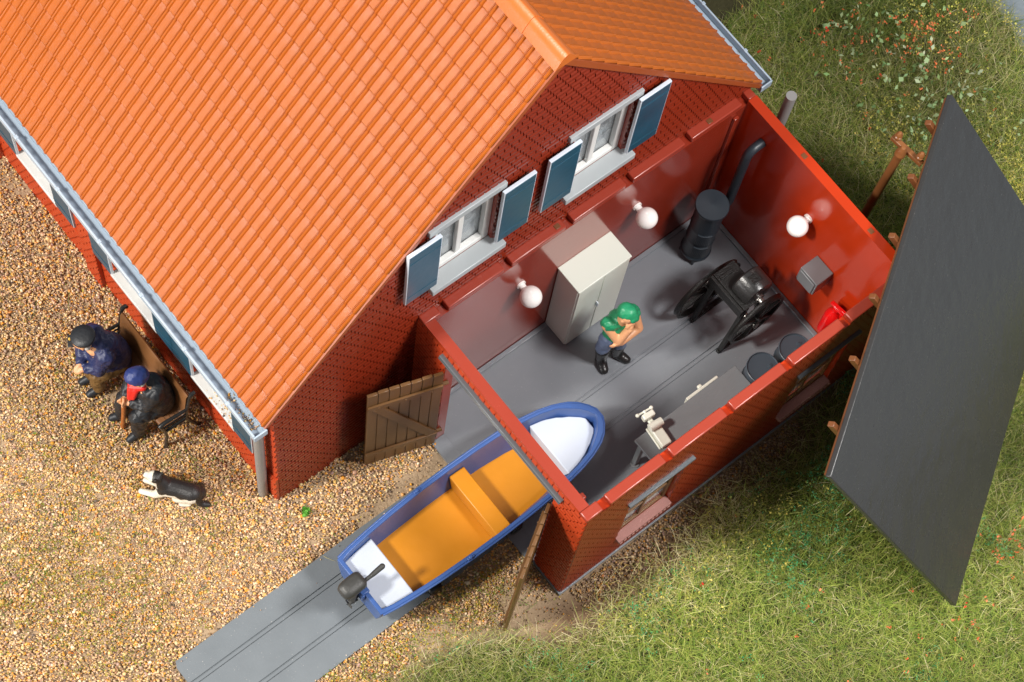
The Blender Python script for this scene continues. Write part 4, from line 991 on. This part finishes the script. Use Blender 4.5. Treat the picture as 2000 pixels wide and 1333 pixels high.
ga_ = grass_amt(x, y); keep = in_frame(x, y) & ~blocked(x, y) & (~on_ramp(x, y, -.005)) & (ga_ < RNG.uniform(.0, .6, n)) & ~((x > 0) & (y > 0) & (x < W))
bare = fbm(x, y, 2.6, 9)*.5+.5-np.clip(1-np.maximum(np.maximum(.72-x, x-1.75), -3.7-y)/.38, 0, 1)*.42*((y < .2))-np.clip((x-1.8)/.3, 0, 1)*(y > -1.5)*(y < .1)*.45+.12
keep &= RNG.uniform(0, 1, n) < np.clip(bare*4.2-.15, .06, 1)
x, y = x[keep], y[keep]
r = np.clip(RNG.lognormal(math.log(.0094), .34, len(x)), .005, .030)
col = pick(SANDP, SANDW, len(x))
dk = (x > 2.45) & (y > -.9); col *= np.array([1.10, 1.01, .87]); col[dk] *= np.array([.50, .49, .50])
z = r*RNG.uniform(-.25, .75, len(x))+.0
gv = stones('gravel', x, y, z, r, col)
n = 900; x, y = scatter(n, .75, 1.74, -3.6, -.2); edge_ = np.minimum(x-.74, 1.74-x); k_ = RNG.uniform(0, 1, n) < np.clip(.02+(.05-edge_)*9, .01, .8)
x, y = x[k_], y[k_]; r = RNG.uniform(.004, .012, len(x)); stones('loose_grit', x, y, .018+r*.6, r, pick(SANDP, SANDW, len(x)))
n = 130; x = RNG.normal(-.75, .14, n); y = RNG.uniform(YA-.10, YA+.02, n); k_ = (x > -1.1) & (x < -.6); x, y = x[k_], y[k_]; r = RNG.uniform(.006, .014, len(x))
x2 = RNG.uniform(-.45, -.03, 60); y2 = RNG.normal(YA-.18, .018, 60); r2 = RNG.uniform(.006, .014, 60)
stones('sill_grit', np.r_[x, x2], np.r_[y, y2], np.r_[.976+r*.6, EZ-.104+r2*.6], np.r_[r, r2], pick(SANDP, SANDW, len(x)+60))

def flakes(name, x, y, z, size, col, rough=.6, transl=.2, per=4, spread=1.6):
    """crumbly foliage: little random leaf quads round each point"""
    n = len(x); c0 = np.repeat(np.stack([x, y, z], 1), per, 0); s_ = np.repeat(size, per); N = n*per
    c0 = c0+RNG.normal(size=(N, 3))*s_[:, None]*spread*np.array([1, 1, .7]); c0[:, 2] = np.maximum(c0[:, 2], .004)
    R = rotmats(N); a = R[:, :, 0]*s_[:, None]; b_ = R[:, :, 1]*s_[:, None]*RNG.uniform(.4, .9, (N, 1))
    nz = R[:, :, 2]*s_[:, None]*.25
    v = np.stack([c0-a, c0-b_+nz, c0+a, c0+b_+nz], 1).reshape(-1, 3)
    idx = (np.arange(N)[:, None]*4+np.array([0, 1, 2, 3])).reshape(-1)
    cc = np.repeat(col, per, 0)*RNG.uniform(.85, 1.15, (N, 1))
    return numpy_mesh(name, v, 4, idx, np.clip(cc, 0, 1), attr_mat(name+'_leaf', rough, transl=transl))
def blades(name, x, y, z, ln, wd, lean, col, transl=.25):
    n = len(x); th = RNG.uniform(0, 2*math.pi, n); d = np.stack([np.cos(th), np.sin(th)], 1); th2 = th+RNG.normal(0, .5, n); d2 = np.stack([np.cos(th2), np.sin(th2)], 1)
    base = np.stack([x, y, z], 1); ts = (0, .35, .7, 1.0); rows_ = []
    for t in ts:
        hor = d*(t*(1-t*.5))[None] if False else d*(t*(1-.5*t))+d2*(.5*t*t)
        p = base.copy(); p[:, :2] += hor*(ln*np.sin(lean))[:, None]; p[:, 2] += ln*np.cos(lean)*(t-.35*t*t*np.sin(lean)); rows_.append(p)
    sd_ = np.stack([-d[:, 1], d[:, 0], RNG.uniform(-.5, .5, n)], 1); ws = (1.0, .95, .7, .12)
    v = []
    for p, w_ in zip(rows_, ws): v += [p-sd_*(wd*w_)[:, None], p+sd_*(wd*w_)[:, None]]
    v = np.stack(v, 1).reshape(-1, 3)
    q_ = np.array([0, 1, 3, 2, 2, 3, 5, 4, 4, 5, 7, 6]); idx = (np.arange(n)[:, None]*8+q_).reshape(-1)
    return numpy_mesh(name, v, 4, idx, np.repeat(col, 3, 0), attr_mat(name+'_blade', .5, transl=transl))
# static grass fibres
n = 640000; x, y = scatter(n, -1.5, 8.6, -7.0, 10.5)
ok = in_frame(x, y, 300) & ~blocked(x, y) & ~pond(x, y) & (RNG.uniform(0, 1, n) < grass_amt(x, y)**1.5*1.0) & ~((x > 0) & (x < W+.03) & (y > -.05) & (y < LG+.03))
x, y = x[ok], y[ok]; n = len(x)
straw = fbm(x, y, 1.3, 21)*.5+.5; edge_ = 1-np.clip((x-np.interp(y, _gy, _gx))/.7, 0, 1)*(y < 3.5)-(y >= 3.5)*.8
pg = np.array([(.23, .33, .045), (.35, .43, .07), (.11, .20, .03), (.46, .50, .12)]); pw_ = np.array([(.68, .60, .29), (.54, .47, .17), (.80, .72, .42), (.38, .33, .11)])
sel = RNG.uniform(0, 1, n) < np.clip(.12+.45*(straw-.45)+.55*np.clip(edge_, 0, 1), .1, .92)
col = np.where(sel[:, None], pw_[RNG.integers(0, 4, n)], pg[RNG.integers(0, 4, n)])*RNG.uniform(.65, 1.3, (n, 1))*np.clip(.88+.38*fbm(x, y, 1.1, 71)[:, None], .6, 1.25)
ln = RNG.uniform(.09, .275, n)*(1+.3*(y > 4)); lean = np.clip(RNG.normal(.95, .33, n), .15, 1.5)
blades('grass', x, y, RNG.uniform(0, .10, n)*1.0, ln, RNG.uniform(.0011, .0026, n), lean, col)
# stray fibres on the gravel
n = 5200; x, y = scatter(n, -5, 2.9, -4.8, -.1); ok = in_frame(x, y) & ~blocked(x, y) & ~on_ramp(x, y) & (RNG.uniform(0, 1, n) < .03+.9*np.clip(1-np.abs(x-2.2)/.36, 0, 1)); x, y = x[ok], y[ok]; n = len(x)
blades('grass_fibre', x, y, np.full(n, .012), RNG.uniform(.08, .28, n), RNG.uniform(.002, .0035, n), RNG.uniform(1.2, 1.5, n), np.where(RNG.uniform(0, 1, (n, 1)) < .6, [[.45, .38, .15]], [[.20, .28, .06]]))
# bright green and olive crumbs through the grass
n = 110000; x, y = scatter(n, -1.5, 8.6, -5.5, 10.5)
gf = fbm(x, y, 1.7, 33)*.5+.5; of = fbm(x, y, 1.4, 44)*.5+.5
olz = np.exp(-(((x-1.9)/.8)**2+((y-6.9)/.9)**2)); of = of+olz*.9
base_ = in_frame(x, y) & ~blocked(x, y) & ~pond(x, y) & (grass_amt(x, y) > .6)
k1 = base_ & (RNG.uniform(0, 1, n) < np.clip((gf-.50)*3.4, 0, .95)) & (y < 4)
flakes('clover', x[k1], y[k1], RNG.uniform(.17, .30, k1.sum()), RNG.uniform(.007, .013, k1.sum()), pick([(.05, .24, .09), (.08, .33, .13), (.14, .38, .11)], [3, 3, 2], k1.sum()), per=5)
k2 = base_ & (RNG.uniform(0, 1, n) < np.clip((of-.62)*1.2, 0, .8))
flakes('moss', x[k2], y[k2], RNG.uniform(.14, .28, k2.sum()), RNG.uniform(.009, .016, k2.sum()), pick([(.50, .46, .09), (.60, .52, .12), (.38, .38, .08)], [3, 3, 2], k2.sum()), per=5)
# moss crumbs on the gravel
n = 36000; x, y = scatter(n, -5, 2.9, -5.2, .6)
mm = fbm(x, y, 1.6, 52)*.5+.5; near = np.exp(-(((x+.75)/.95)**2+((y+3.55)/.8)**2))*1.2+1.5*np.exp(-((x-1.98)/.24)**2)*(y < -.3)+.4*np.exp(-(((x+.3)/.7)**2+((y+2.1)/.4)**2))
k_ = in_frame(x, y) & ~blocked(x, y) & ~on_ramp(x, y, .02) & (RNG.uniform(0, 1, n) < np.clip(mm*.30-.08+near*1.1*mm, 0, .95))
flakes('yellow_moss', x[k_], y[k_], RNG.uniform(.026, .048, k_.sum()), RNG.uniform(.007, .0135, k_.sum()), pick([(.50, .40, .04), (.36, .34, .05), (.17, .24, .04), (.58, .34, .03), (.60, .15, .02)], [4, 4, 5, 1, .3], k_.sum()), per=4)
# orange blossoms and pale leaves
def cluster(cs):
    X, Y = [], []
    for cx_, cy_, s_, k in cs: X.append(RNG.normal(cx_, s_, k)); Y.append(RNG.normal(cy_, s_, k))
    return np.concatenate(X), np.concatenate(Y)
FL = dict(orange=[(-.62, 6.6, .25, 34), (-.09, 7.25, .22, 34), (.22, 7.3, .25, 30), (.25, 7.9, .2, 10), (.03, 6.5, .3, 20), (-.9, 6.2, .3, 12), (.6, 6.4, 1.1, 18),
    (5.03, 3.97, .11, 16), (5.1, 3.7, .2, 8), (5.25, 2.95, .16, 9), (5.1, 2.6, .28, 10), (5.2, 2.2, .3, 4), (4.2, 1.4, .9, 8)],
    pale=[(.62, 6.9, .25, 26), (-.1, 7.3, .35, 20), (-.7, 6.9, .4, 16), (.85, 7.35, .25, 18), (.60, 6.25, .2, 10), (.93, 6.55, .22, 22), (.01, 6.5, .35, 14), (1.2, 7.3, .35, 12), (-.3, 6.9, .3, 20)])
x, y = cluster(FL['orange']); ok = ~blocked(x, y) & ~pond(x, y) & (x+y > 2); x, y = x[ok], y[ok]
flakes('orange_blossom', np.r_[x, x+RNG.normal(0, .05, len(x))][::1][:len(x)], y, RNG.uniform(.27, .38, len(x)), RNG.uniform(.011, .019, len(x)), pick([(.80, .20, .07), (.85, .25, .10), (.75, .06, .03)], [5, 3, 1], len(x)), per=4, spread=.9)
x, y = cluster(FL['pale']); ok = ~blocked(x, y); x, y = x[ok], y[ok]
flakes('pale_leaf', x, y, RNG.uniform(.24, .36, len(x)), RNG.uniform(.024, .044, len(x)), pick([(.36, .50, .24), (.50, .60, .36), (.22, .36, .13)], [3, 2, 3], len(x)), per=2, spread=1.2)
flakes('green_tuft', *[np.array(v) for v in ((.27, .30, .25, .285), (-1.52, -1.50, -1.495, -1.53), (.03, .04, .03, .05))], np.full(4, .022), np.array([(.14, .42, .05)]*4), per=14, spread=.9)
